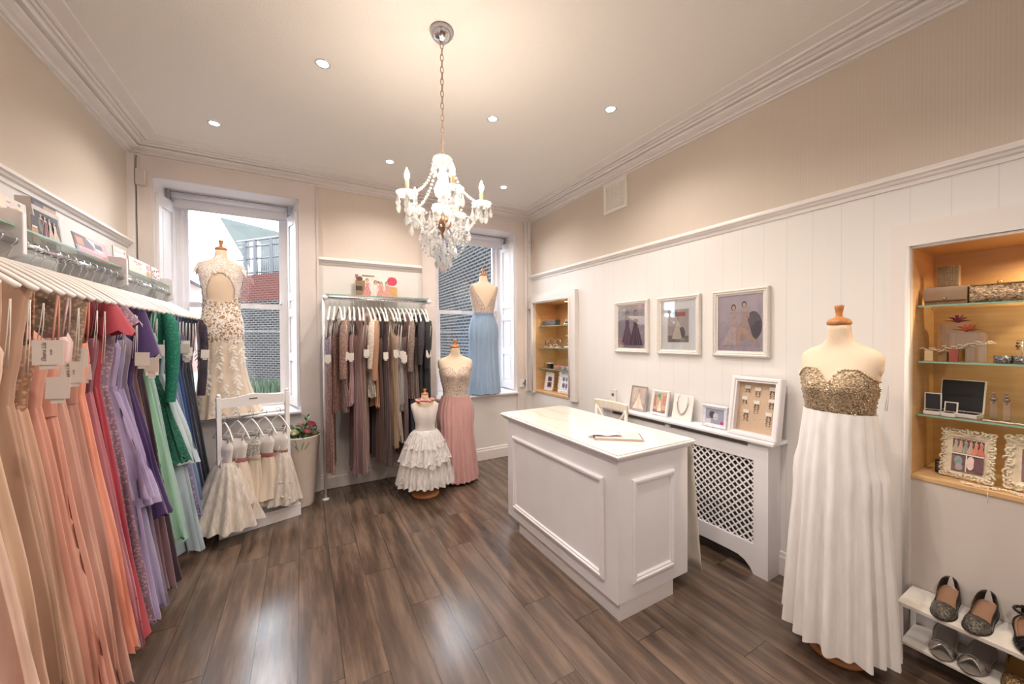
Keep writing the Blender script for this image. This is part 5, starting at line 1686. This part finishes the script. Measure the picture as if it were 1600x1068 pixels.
# third shelf z=1.11: jewellery boxes
NAVY = solid('navy_velvet', '16161f', .6)
def jbox(lb, y, x, w, h, d, rz):
    t = item('jewellery_box', lb, 'box', x, y, 1.1105, rz)
    m = MB(); m.box(-w / 2, w / 2, -d / 2, d / 2, 0, .018); m.build('tray', CARDW, t, bevel=.002)
    l = MB(); l.box(-w / 2, w / 2, 0, .006, 0, h); lid = l.build('lid', CARDW, t, loc=(0, d / 2, .018), rot=(-.18, 0, 0))
    l = MB(); l.box(-w / 2 + .005, w / 2 - .005, -.0015, 0, .005, h - .005); l.build('lid_lining', NAVY, lid)
    l = MB(); l.box(-w / 2 + .006, w / 2 - .006, -d / 2 + .006, d / 2 - .004, .018, .0195); l.build('tray_lining', NAVY, t)
    l = MB()
    for q in range(6): l.ball((-w * .25 + q * w * .1, -d * .1, .023), .0035, 6)
    l.build('jewel', MATS['rhinestone'], t)
jbox('large open jewellery box with dark navy lining', .50, 2.74, .145, .155, .075, -PI / 2 - .12)
jbox('small open navy jewellery box at the left end of the shelf', .572, 2.70, .058, .085, .05, -PI / 2 + .15)
jbox('smallest open navy jewellery box in front of the large one', .515, 2.688, .044, .050, .04, -PI / 2 - .05)
for k, y in enumerate((.388, .352)):
    t = item('earring_stand', ('left' if k == 0 else 'right') + ' clear stand with a silver drop earring on the third shelf', 'jewellery stand', 2.72, y, 1.1105)
    m = MB(); m.box(-.010, .010, -.008, .008, 0, .105); m.build('clear_post', clear('acrylic', 'f3efe8'), t)
    m = MB()
    for q, (zz, rr_) in enumerate(((.125, .005), (.112, .007), (.098, .010), (.082, .004))): m.ball((0, -.011, zz), rr_, 8, sq=(1, .4, 1))
    m.build('earring', MATS['earring_metal'], t)
m = MB(); r_ = random.Random(4)
t = item('pearl_strand', 'long pearl strand lying along the edge of the third shelf', 'necklace', 2.675, .30, 1.1105)
for q in range(38):
    MB().ball((-.11 + q * .0058, .004 * sin(q * .9), .004), .0038, 6).build('pearl', solid('pearl', 'efe6d8', .25), t)
# bottom
ORN = solid('ornate_cream', 'dccfb8', .5, var=.12, scale=50)
def ornate(lb, y, x, w, h, fw, tilt, figs, rz=-PI / 2, wavy=True, z=.8205, pic='8d6f70', mat=ORN, seed=0):
    t = item('picture_frame', lb, 'picture', x, y, z, rot=(tilt, 0, rz))
    m = MB(); rr_ = random.Random(seed)
    frame_mb(w - .02, h - .02, fw, .016).build('backing_frame', mat, t)
    # carved scrolls round the frame
    n = 44
    for k in range(n):
        s = k / n * 4; side = int(s); f = s - side
        W2, Hh = w / 2 - fw * .45, h - fw * .9
        if side == 0: c = (-W2 + 2 * W2 * f, fw * .45)
        elif side == 1: c = (W2, fw * .45 + Hh * f)
        elif side == 2: c = (W2 - 2 * W2 * f, fw * .45 + Hh)
        else: c = (-W2, fw * .45 + Hh * (1 - f))
        r0 = fw * rr_.uniform(.30, .42)
        ph = rr_.uniform(0, 6.28); dr = rr_.choice((-1, 1))
        pts = [(c[0] + r0 * (1 - .75 * i / 8) * cos(ph + dr * i * .7), -.014 - .004 * sin(i), c[1] + .012 + r0 * (1 - .75 * i / 8) * sin(ph + dr * i * .7) - .012) for i in range(9)]
        m.tube(pts, [.0042] * 6 + [.005, .0055, .006], 6)
    m.build('carved_scrollwork', mat, t)
    m, ms = pic_mesh(w - 2 * fw - .015, h - 2 * fw - .015, pic, figs, y=-.006, z0=fw + .005)
    m.build('photograph', ms, t)
    return t
LF = [('rect', 0, 1, .52, 1, '6f5a62')] + [('lady', .12 + .155 * k, .54, .42, c, SK, HR, .75) for k, c in enumerate(('b4b9a0', 'd8b0a0', '8faa98', 'd9b6a6', 'e08a6c', 'd9725c'))] + [('rect', 0, 1, .49, .53, 'e6e0da'), ('rect', .47, .51, 0, .5, 'e6e0da'), ('ell', .25, .3, .13, .14, '8ea3a6'), ('ell', .28, .12, .12, .1, 'a9a0a8'), ('ell', .62, .28, .12, .2, 'e6cfc8'), ('rect', .72, 1, .05, .45, '6f5058')]
ornate('ornate carved cream frame with photo collage of bridesmaids', .463, 2.70, .178, .235, .030, -.16, LF, rz=-PI / 2 - .12, seed=1)
ornate('wide embossed cream frame cut by the right edge of the picture', .268, 2.70, .19, .245, .042, -.13, [('rect', 0, 1, .5, 1, '8a5c5c'), ('ell', .5, .3, .3, .2, 'c6b2b0')], rz=-PI / 2 - .05, seed=2)
t = item('trinket_box', 'little black box half hidden behind the carved frame', 'box', 2.745, .553, .8205)
m = MB(); m.box(-.016, .016, -.012, .012, 0, .062); m.build('box_body', solid('matt_black', '17151a', .5), t, bevel=.002)
m = MB(); 
for q in range(4): m.box(-.010, .010, -.0128, -.012, .012 + q * .012, .018 + q * .012)
m.build('printed_band', solid('tin_grey', '77757a', .5), t)
t = item('bead_garland', 'white lace bead garland trailing over the alcove edge', 'garland', 2.625, .385, .8205)
m = MB(); r_ = random.Random(8)
for q in range(260):
    u = r_.uniform(-.08, .16)
    m.ball((u, -.004 + .012 * sin(u * 40) + r_.uniform(-.006, .006), r_.uniform(.002, .010)), r_.uniform(.0018, .0035), 5)
o = m.build('lace_beads', solid('pearl', 'efe6d8', .25), t); o['kind'] = 'stuff'
m = MB(); m.tube([(.0, -.015, .004), (.0, -.030, -.01), (.001, -.032, -.055)], .0013, 5); m.ball((.001, -.032, -.058), .003, 6); m.build('trailing_thread', MATS['pearl'], t)

# left alcove things
def simple(name, lb, cat, x, y, z, fn, rz=-PI / 2):
    t = item(name, lb, cat, x, y, z, rz); fn(t); return t
def f1(t):
    m = MB(); m.box(-.15, .15, -.03, .03, 0, .065); m.build('bag_body', fabric('8f8c90', 'sequin', '3c3a40'), t, bevel=.01)
    m = MB(); m.box(.13, .152, -.031, .031, 0, .067); m.build('black_end', solid('matt_black', '17151a', .5), t)
simple('clutch_bag', 'grey glitter clutch bag on the top shelf of the small left alcove', 'bag', 2.72, 3.82, 1.6455, f1)
def f2(t):
    m = MB(); m.ball((0, 0, .0), .085, 14, sq=(1, .7, .55)); m.v = [(x, y, max(z, 0)) for x, y, z in m.v]; m.build('hat_base', fabric('eee3d2', 'satin'), t)
    for k in range(6):
        m = MB(); a = k; m.ball((.02 * cos(a) + .01, -.045 + .01 * sin(a), .025 + .006 * k % .02), .018, 8, sq=(1, .6, .8)); m.build('petal', solid('fascinator_dark', '8d8a80', .7), t)
simple('fascinator', 'cream hat fascinator on the top shelf of the small left alcove', 'hat', 2.72, 3.45, 1.6455, f2)
def tiara(n, R):
    def f(t):
        m = MB(); m.tube([(R * cos(a * PI / 10), .004, .06 + R * sin(a * PI / 10)) for a in range(20)], .005, 6, closed=True); m.tube([(0, .004, 0), (0, .004, .06 - R)], .004, 6); m.build('ring', solid('tarnished_silver', '8e8c8c', .25, .8), t)
        m = MB(); m.box(-.03, .03, -.02, .02, 0, .012); m.build('foot', CARDW, t)
        m = MB()
        for a in range(n): m.ball((R * cos(a * 2 * PI / n), -.004, .06 + R * sin(a * 2 * PI / n)), .009, 6)
        m.build('stone', MATS['rhinestone'], t)
    return f
simple('jewelled_hair_piece', 'round silver hair piece, leftmost on the second shelf of small alcove', 'hair piece', 2.72, 3.91, 1.3725, tiara(7, .035))
simple('jewelled_hair_piece', 'taller silver hair piece, second on the shelf of the small alcove', 'hair piece', 2.72, 3.79, 1.3725, tiara(10, .048))
simple('jewelled_hair_piece', 'silver hair piece beside the perfume-shaped bottle', 'hair piece', 2.72, 3.67, 1.3725, tiara(5, .042))
def f3(t):
    m = MB(); m.lathe([(0, 0), (.028, 0), (.03, .05), (.012, .085), (.008, .13), (0, .132)], n=16); m.build('glass_body', clear('acrylic', 'f3efe8'), t)
    m = MB(); m.lathe([(.010, .13), (.012, .15), (.0, .155)], n=12); m.build('stopper', solid('gold_metal', 'd6ac68', .2, 1), t)
simple('bottle', 'slim clear bottle with gold stopper on the small alcove shelf', 'bottle', 2.74, 3.52, 1.3725, f3)
def f4(t):
    m = MB(); m.box(-.07, .07, -.05, .05, 0, .022); m.build('cushion', fabric('eef0f4', 'satin'), t, bevel=.01)
    m = MB(); m.ball((0, 0, .026), .006, 6); m.build('ring_jewel', MATS['rhinestone'], t)
simple('ring_cushion', 'small white cushion on the second shelf of the small alcove', 'cushion', 2.69, 3.39, 1.3725, f4)
def f5(c):
    def f(t):
        m = MB(); m.tube([(-.05, 0, .0), (-.04, 0, .06), (.05, 0, .065)], .003, 5); m.tube([(0, 0, 0), (0, 0, .06)], .003, 5); m.build('wire_branch', solid('gold_metal', 'd6ac68', .2, 1), t)
        m = MB()
        for q in range(5): m.ball((-.04 + q * .02, 0, .062), .008, 6)
        m.build('bead', solid('bead_' + c, c, .3), t)
    return f
simple('beaded_hair_vine', 'gold beaded hair vine on the third shelf of the small alcove', 'hair piece', 2.72, 3.93, 1.1105, f5('c7a06a'))
def f6(t):
    m = MB(); m.box(-.03, .03, -.025, .025, 0, .06); m.build('box_body', solid('matt_black', '17151a', .5), t, bevel=.002)
    m = MB(); m.box(-.032, .032, -.027, .027, .06, .07); m.build('box_lid', CARDW, t)
simple('trinket_box', 'small black box with white lid on the third shelf of the small alcove', 'box', 2.70, 3.81, 1.1105, f6)
for k, (y, c, lb) in enumerate(((3.66, 'c99a98', 'pink crystal bracelet coil on the third shelf of the small alcove'), (3.53, 'c7b6c0', 'lilac crystal bracelet coil beside the pink one'), (3.42, 'c9cdd6', 'white crystal bracelet coil at the near end of the third shelf'))):
    t = item('bracelet', lb, 'bracelet', 2.70, y, 1.1105)
    for q in range(3):
        m = MB()
        for a in range(12): m.ball((.035 * cos(a * PI / 6), .03 * sin(a * PI / 6), .008 + q * .014), .009, 6)
        m.build('bead_ring', solid('bead_' + c, c, .2, .2), t)
MOS = solid('mosaic_white', 'e9e6e8', .4, var=.25, scale=90)
ornate('left white mosaic frame with dark pink photos in the small alcove', 3.84, 2.70, .19, .235, .038, -.15, [('rect', 0, 1, 0, 1, '8c6a74'), ('rect', 0, 1, .47, .53, 'e3dcdc'), ('ell', .5, .75, .3, .18, '4a3038'), ('ell', .5, .25, .3, .18, '3c2c3a')], z=.8255, mat=MOS, seed=5)
ornate('right white mosaic frame with blue floral photos in the small alcove', 3.52, 2.69, .24, .27, .045, -.15, [('rect', 0, 1, 0, 1, 'dfe0e6'), ('ell', .3, .75, .18, .15, '68708c'), ('ell', .7, .75, .15, .15, '7d7f96'), ('ell', .35, .3, .2, .18, '5d5f78'), ('ell', .75, .28, .15, .2, '7d6f86')], z=.8255, mat=MOS, seed=6, pic='dfe0e6')

# ------------------------------------------------------------------ shoe rack and shoes
SR = (2.385, 2.60, -.30, .612)
t = thing('shoe_rack', 'low white two-tier shoe shelf under the right alcove', 'shoe rack', (2.385, .612, 0))
m = MB(); m.box(0, .215, -.91, 0, .255, .273); m.build('top_shelf', solid('shelf_distressed', 'ded8d2', .5, var=.1, scale=25), t, bevel=.002)
m = MB(); m.box(.0, .215, -.895, -.012, .085, .098); m.build('lower_shelf', MATS['shelf_distressed'], t, bevel=.002)
for y in (0, -.895):
    m = MB(); m.box(.0, .018, y - .018, y, 0, .255); m.box(.19, .208, y - .018, y, 0, .255); m.build('side_leg', WHITE, t)
m = MB(); m.box(.208, .214, -.895, -.012, .0, .255); m.build('back_board', WHITE, t)

def shoe_profile(L=.235, W=.076, heel=.055):
    def half(s):    # s 0 heel .. 1 toe
        return W / 2 * (.62 + .38 * sin(PI * min(1, s / .35) * .5)) * (1 if s < .62 else math.sqrt(max(0, 1 - ((s - .62) / .38) ** 2.2))) * (1 - .14 * math.exp(-((s - .42) / .14) ** 2)) * (math.sqrt(max(0.004, 1 - ((.14 - s) / .14) ** 2)) ** .9 if s < .14 else 1)
    def zs(s):
        return heel * (1 - min(1, s / .62)) ** 1.5 * (1) if s < .62 else 0.0
    return half, zs
def pump(name, lb, loc, rz, outer, inner, glit=None, vamp=.67, heel=.05, strap=None, L=.235, W=.078, grp=None, open_=False):
    """toe points to local -y"""
    t = thing(name, lb, 'shoe', loc, rz, grp)
    half, zs = shoe_profile(L, W, heel)
    P = lambda s, x, z: (x, L / 2 - s * L, z)
    N = 26
    m = MB(); rings = []
    K = 18
    ss = [vamp * 1.06 * (1 - cos(PI * k / (2 * K))) for k in range(K + 1)]
    path = [(q, -1) for q in reversed(ss)] + [(q, 1) for q in ss[1:]]
    for lev in range(5):
        u = lev / 4; ring = []
        for q, sg in path:
            hgt = .050 - .030 * min(1, q / vamp) ** 1.2
            hw = half(q) * (1.0 + .05 * sin(PI * u) - .13 * u)
            ring.append(P(q + (.015 * u if q < .03 else 0), sg * hw * (0 if q == 0 else 1), zs(q) + .004 + hgt * u))
        rings.append(ring)
    m.loft(rings, closed=False)
    up_ = m.build('quarter', outer, t)
    so = up_.modifiers.new('s', 'SOLIDIFY'); so.thickness = .0016; so.offset = 1
    m = MB(); rings = []
    for i in range(17):
        s = vamp + (1 - vamp) * sin(PI / 2 * i / 16); q = (s - vamp) / (1 - vamp)
        H = .036 * (1 - q ** 2) + .008; hw = half(s) * 1.0
        rings.append([P(s - .05 * (abs(cos(PI * k / 12)) ** 2) * (1 - q), hw * cos(PI * k / 12), zs(s) + .004 + H * max(0, sin(PI * k / 12)) ** .8) for k in range(13)])
    m.loft(rings, closed=False)
    v_ = m.build('vamp', glit or outer, t)
    so = v_.modifiers.new('s', 'SOLIDIFY'); so.thickness = .0016; so.offset = 0
    m = MB(); rings = []
    for i in range(N + 1):
        s = i / N; hw = half(s) * .93
        rings.append([P(s, hw * k / 3, zs(s) + .0085 + .002 * (abs(k) / 3) ** 2) for k in range(-3, 4)])
    m.loft(rings, closed=False); m.build('insole', inner, t)
    m = MB(); rings = []
    for i in range(N + 1):
        s = i / N; hw = half(s) * 1.03 + .0005
        rings.append([P(s, hw * k / 3, zs(s) + (.0045)) for k in range(-3, 4)] + [P(s, hw * k / 3, zs(s) + (.0)) for k in range(3, -4, -1)])
    m.loft(rings); m.build('sole', outer, t)
    if heel > .02:
        m = MB(); y = L / 2 - .036
        m.loft([[(.020 * k * cos(a * PI / 5), y + .0 + .024 * k * sin(a * PI / 5) + dy, z) for a in range(10)] for k, z, dy in ((.45, 0, .006), (.5, heel * .4, .004), (1, heel * .60, 0))], cap0=True, cap1=True)
        m.build('heel', outer, t)
    return t
PEW = solid('pewter_leather', '4c4440', .3, .7)
BRZ = solid('bronze_lining', 'b08a72', .22, .8)
GLI = fabric('6e675f', 'sequin', '332f2c')
SG = 'shoes on the white shoe rack'
TZ = .2735
pump('court_shoe', 'left of the two glittery pewter court shoes on the top shelf', (2.492, .483, TZ), -PI / 2 + .06, PEW, BRZ, GLI, heel=.055, grp=SG)
pump('court_shoe', 'right of the two glittery pewter court shoes on the top shelf', (2.492, .385, TZ), -PI / 2 - .05, PEW, BRZ, GLI, heel=.055, grp=SG)
# strappy sandals
def sandal(lb, loc, rz, strapm, inner, heel=.05, n=4, L=.23, W=.078, grp=SG, th=.0035, ankle=True):
    t = thing('sandal', lb, 'shoe', loc, rz, grp)
    half, zs = shoe_profile(L, W, heel)
    P = lambda s, x, z: (x, L / 2 - s * L, z)
    N = 22; m = MB(); rings = []
    for i in range(N + 1):
        s = i / N; hw = half(s) + .001
        rings.append([P(s, hw * k / 3, zs(s) + .009) for k in range(-3, 4)] + [P(s, hw * k / 3, zs(s)) for k in range(3, -4, -1)])
    m.loft(rings, cap0=True, cap1=True); m.build('footbed', inner, t)
    m = MB(); m.tube([P(i / 40, half(i / 40) + .001, zs(i / 40) + .008) for i in range(41)] + [P(i / 40, -half(i / 40) - .001, zs(i / 40) + .008) for i in range(40, -1, -1)], .0022, 5); m.build('welt', strapm, t)
    def strap(s0, s1, h):
        mm = MB(); pts = []
        for k in range(9):
            u = k / 8; s = s0 + (s1 - s0) * u; x = -half(s0) + (half(s0) + half(s1)) * u
            pts.append(P(s, x * 1.03, zs(s) + .010 + h * sin(PI * u)))
        mm.tube(pts, th, 6); mm.build('strap', strapm, t)
    for k in range(n):
        strap(.60 + .07 * k, .74 + .05 * ((k * 2) % 3) , .034); 
    strap(.86, .66, .034)
    if ankle:
        mm = MB(); mm.tube([P(.02 + .16 * (1 - cos(a * PI / 8)) , .034 * sin(a * PI / 8), zs(.1) + .055) for a in range(16)], th, 6, closed=True); mm.build('ankle_strap', strapm, t)
        mm = MB(); mm.loft([[P(.03 + .0 * q, x, zs(.05) + .008 + .05 * q) for x in (-.014, 0, .014)] for q in (0, .5, 1)], closed=False); mm.build('heel_counter', strapm, t)
    m = MB(); y = L / 2 - .028
    m.loft([[(.018 * k * cos(a * PI / 4), y + .018 * k * sin(a * PI / 4), z) for a in range(8)] for k, z in ((.5, 0), (.5, heel * .5), (1, heel * .60))], cap0=True, cap1=True); m.build('heel', strapm, t)
    return t
SLV = solid('silver_strap', 'b9b2ac', .25, .8)
GRYF = solid('grey_footbed', '8d847c', .5, .2)
sandal('left of the two silver strappy sandals on the lower shelf', (2.492, .487, .0985), -PI / 2 + .1, SLV, GRYF)
sandal('right of the two silver strappy sandals on the lower shelf', (2.492, .392, .0985), -PI / 2 - .08, SLV, GRYF)
BLK = solid('black_patent', '1c1719', .15, .3)
sandal('black patent strappy sandal with bronze footbed on the top shelf', (2.492, .262, TZ), -PI / 2 + .18, BLK, BRZ, th=.0055, n=5)
sandal('second black patent sandal at the edge of the top shelf', (2.492, .165, TZ), -PI / 2 - .05, BLK, BRZ, th=.0055, n=5)
GGL = fabric('b08a55', 'sequin', '5a4226')
pump('court_shoe', 'gold glitter platform shoe on the lower shelf, half under the black sandal', (2.492, .285, .0985), -PI / 2 + .05, GGL, solid('gold_lining', 'c39a5c', .25, .7), GGL, heel=.045, W=.084, grp=SG)
pump('court_shoe', 'second gold glitter platform shoe at the corner of the frame', (2.492, .185, .0985), -PI / 2 - .05, GGL, MATS['gold_lining'], GGL, heel=.045, W=.084, grp=SG)

# ------------------------------------------------------------------ ceiling downlights and added fill spots
BULB = emis('downlight_glow', (1, .93, .82), 40)
SP = [(.12, 2.42), (-.548, 3.47), (1.222, 2.43), (1.89, 1.93), (.703, 3.464), (1.871, 3.475)]
SPN = ['nearest to the camera, left of the chandelier', 'above the left rail and left window', 'right of the chandelier chain', 'nearest to the right wall', 'above the back rail', 'above the right window']
for i, (x, y) in enumerate(SP + [(.12, .9), (1.25, .8), (.2, -.6), (1.5, -.7)]):  # the last four are unseen spots without fittings, added as room fill
    lb = 'recessed chrome downlight in the ceiling ' + (SPN[i] if i < 6 else 'added out of view as fill light')
    if i < 6:
        t = thing('downlight', lb, 'ceiling light', (x, y, ZC), 0, 'ceiling downlights')
        m = MB(); m.lathe([(.040, -.0005), (.042, -.004), (.034, -.007), (.030, -.003)], n=22); m.build('bezel', CHROME, t)
        m = MB(); m.lathe([(.0005, -.004), (.029, -.004)], n=18); m.build('lamp', BULB, t)
    lamp('downlight_or_fill_spot', 'SPOT', (x, y, ZC - .02), 52 if i < 6 else 66, WARM2, spot_size=2.5, spot_blend=.9, shadow_soft_size=.03)

# ------------------------------------------------------------------ chandelier
CX, CY = .646, 1.867
t = thing('chandelier', 'five-arm crystal chandelier hanging from chrome ceiling rose on a chain', 'chandelier', (CX, CY, 0))
m = MB(); m.lathe([(.058, ZC - .002), (.060, ZC - .012), (.052, ZC - .03), (.034, ZC - .048), (.012, ZC - .058), (.001, ZC - .06)], n=28); m.build('ceiling_rose', CHROME, t)
z = ZC - .06; k = 0
while z > 2.44:
    m = MB(); a = 0 if k % 2 == 0 else PI / 2
    m.tube([(.008 * cos(b) * cos(a), .008 * cos(b) * sin(a), z - .017 + .019 * sin(b)) for b in [q * 2 * PI / 12 for q in range(12)]], .0022, 5, closed=True)
    m.build('chain_link', solid('chain_bronze', 'b59a86', .3, .8), t)
    z -= .031; k += 1
CG = clear('chandelier_glass', 'ffffff', .9, .5)
m = MB()
m.lathe([(.012, 2.44), (.045, 2.435), (.052, 2.425), (.048, 2.405), (.025, 2.395), (.018, 2.37), (.028, 2.345), (.024, 2.32), (.036, 2.30), (.046, 2.27), (.040, 2.24), (.022, 2.225), (.030, 2.20), (.055, 2.185), (.062, 2.17), (.035, 2.155), (.030, 2.13)], n=20)
m.build('glass_column', CG, t)
m = MB(); m.lathe([(.030, 2.13), (.042, 2.12), (.042, 2.085), (.030, 2.07), (.012, 2.05), (.010, 2.03), (.001, 2.02)], n=18); m.build('metal_hub', solid('antique_brass', 'b98a68', .3, .9), t)
arms = [math.radians(a) for a in (-24, 48, 120, 192, 264)]
rc = random.Random(21)
ncr = 0
def crystal(parent, x, y, z, r, h, bead=True):
    m = MB()
    if bead: m.ball((x, y, z - .004), .0065, 6); z -= .010
    m.drop((x, y, z), r * 1.25, h * 1.05, 6)
    return m.build('crystal_drop', CRYSTAL, parent)
for i, a in enumerate(arms):
    c, s = cos(a), sin(a); R = .20
    dz = .0
    am = MB()
    pts = []
    for q in range(11):
        u = q / 10
        pts.append((c * (.035 + (R - .035) * u), s * (.035 + (R - .035) * u), 2.10 - .055 * sin(PI * u) + .085 * u ** 2.2))
    am.tube(pts, .0065, 8); arm = am.build('arm', CG, t)
    bz = 2.185
    m = MB(); m.lathe([(.006, bz - .01), (.012, bz), (.045, bz + .006), (.054, bz + .020), (.050, bz + .022), (.014, bz + .010)], (R * c, R * s), 18); m.build('drip_pan', CG, arm)
    m = MB(); m.lathe([(.012, bz + .004), (.012, bz + .018), (.010, bz + .02)], (R * c, R * s), 12); m.build('candle_cup', MATS['antique_brass'], arm)
    m = MB(); m.lathe([(.0095, bz + .018), (.0095, bz + .078), (.003, bz + .08)], (R * c, R * s), 12); m.build('candle_sleeve', solid('candle_gold', 'c9a878', .5), arm)
    m = MB(); m.lathe([(.004, bz + .078), (.012, bz + .095), (.013, bz + .108), (.006, bz + .128), (.001, bz + .14)], (R * c, R * s), 12); m.build('bulb', emis('candle_bulb', (1, .86, .66), 60), arm)
    lamp('candle_light', 'POINT', (R * c, R * s, bz + .158), 4.6, WARM, parent=t, shadow_soft_size=.012)
    for q in range(6):
        b = q * PI / 3 + a
        crystal(arm, R * c + .048 * cos(b), R * s + .048 * sin(b), bz + .004, .010, .045 + .02 * (q % 2))
    crystal(arm, R * c, R * s, bz - .012, .013, .06)
    # bead strand from the crown down to the arm tip
    m = MB()
    for q in range(16):
        u = (q + .5) / 16
        rr_ = .048 + (R - .05) * u ** 1.3 - .0
        m.ball((c * rr_, s * rr_, 2.42 - (2.42 - bz - .02) * (u ** .75) - .03 * sin(PI * u)), .0072, 6)
    m.build('bead_strand', CRYSTAL, t)
    # swag between neighbouring arms
    b = arms[(i + 1) % 5]
    m = MB()
    for q in range(13):
        u = (q + .5) / 13
        x = R * (c * (1 - u) + cos(b) * u); y = R * (s * (1 - u) + sin(b) * u)
        m.ball((x, y, bz - .01 - .075 * sin(PI * u)), .0068, 6)
    m.build('bead_swag', CRYSTAL, t)
    xm, ym = R * .5 * (c + cos(b)), R * .5 * (s + sin(b))
    crystal(t, xm, ym, bz - .085, .012, .06)
for ringr, zz, n, r, h in ((.052, 2.405, 8, .008, .04), (.050, 2.16, 8, .010, .05), (.085, 2.06, 10, .011, .055), (.060, 1.99, 8, .012, .06), (.035, 1.94, 6, .012, .065)):
    for q in range(n):
        b = q * 2 * PI / n + ringr * 9
        crystal(t, ringr * cos(b), ringr * sin(b), zz, r, h)
crystal(t, 0, 0, 1.92, .018, .07)
for k, (R2, zt, zb) in enumerate(((.11, 2.09, 2.06), (.085, 2.06, 2.0), (.055, 2.0, 1.95))):
    m = MB()
    for q in range(22):
        b = q * 2 * PI / 22
        m.ball((R2 * cos(b), R2 * sin(b), zb + .008 * sin(q * 2)), .0075, 6)
    m.build('bead_tier', CRYSTAL, t)
for q in range(8):
    b = q * PI / 4 + .2; m = MB()
    for k in range(11):
        u = k / 10; R2 = .04 + .085 * sin(PI * (.15 + .7 * u))
        m.ball((R2 * cos(b), R2 * sin(b), 2.10 - .17 * u), .007, 6)
    m.build('basket_strand', CRYSTAL, t)

# ------------------------------------------------------------------ small fittings
t = thing('alarm_sensor', 'small cream sensor box high beside the left window', 'sensor', (-1.12, YB - .022, 2.74), 0)
MB().box(-.03, .03, -.035, 0, 0, .13).build('sensor_body', solid('sensor_cream', 'd8cdc6', .5), t, bevel=.006)
m = MB(); m.box(-.02, .02, -.037, -.035, .05, .10); m.build('sensor_lens', MATS['casing_paint'], t)
t = thing('alarm_sensor', 'small white sensor box at the right corner above the window', 'sensor', (2.565, YB - .02, 2.66), 0)
MB().box(-.022, .022, -.03, 0, 0, .12).build('sensor_body', WHITE, t, bevel=.005)
m = MB(); m.box(-.015, .015, -.032, -.030, .04, .09); m.build('sensor_lens', MATS['casing_paint'], t)
t = thing('key_switch', 'white switch plate beside the right window sill', 'switch', (2.475, YB - .022, .86), 0)
MB().box(-.05, .05, -.012, 0, 0, .10).build('switch_plate', WHITE, t, bevel=.003)
MB().box(-.012, .012, -.018, -.012, .035, .065).build('rocker', GREY, t)
t = thing('doorbell_chime', 'small grey box at the corner beside the small alcove', 'switch', (XR - .046, 4.075, 1.86), -PI / 2)
MB().box(-.03, .03, -.015, 0, 0, .09).build('chime_body', solid('chime_grey', 'cfc9c8', .5), t, bevel=.004)
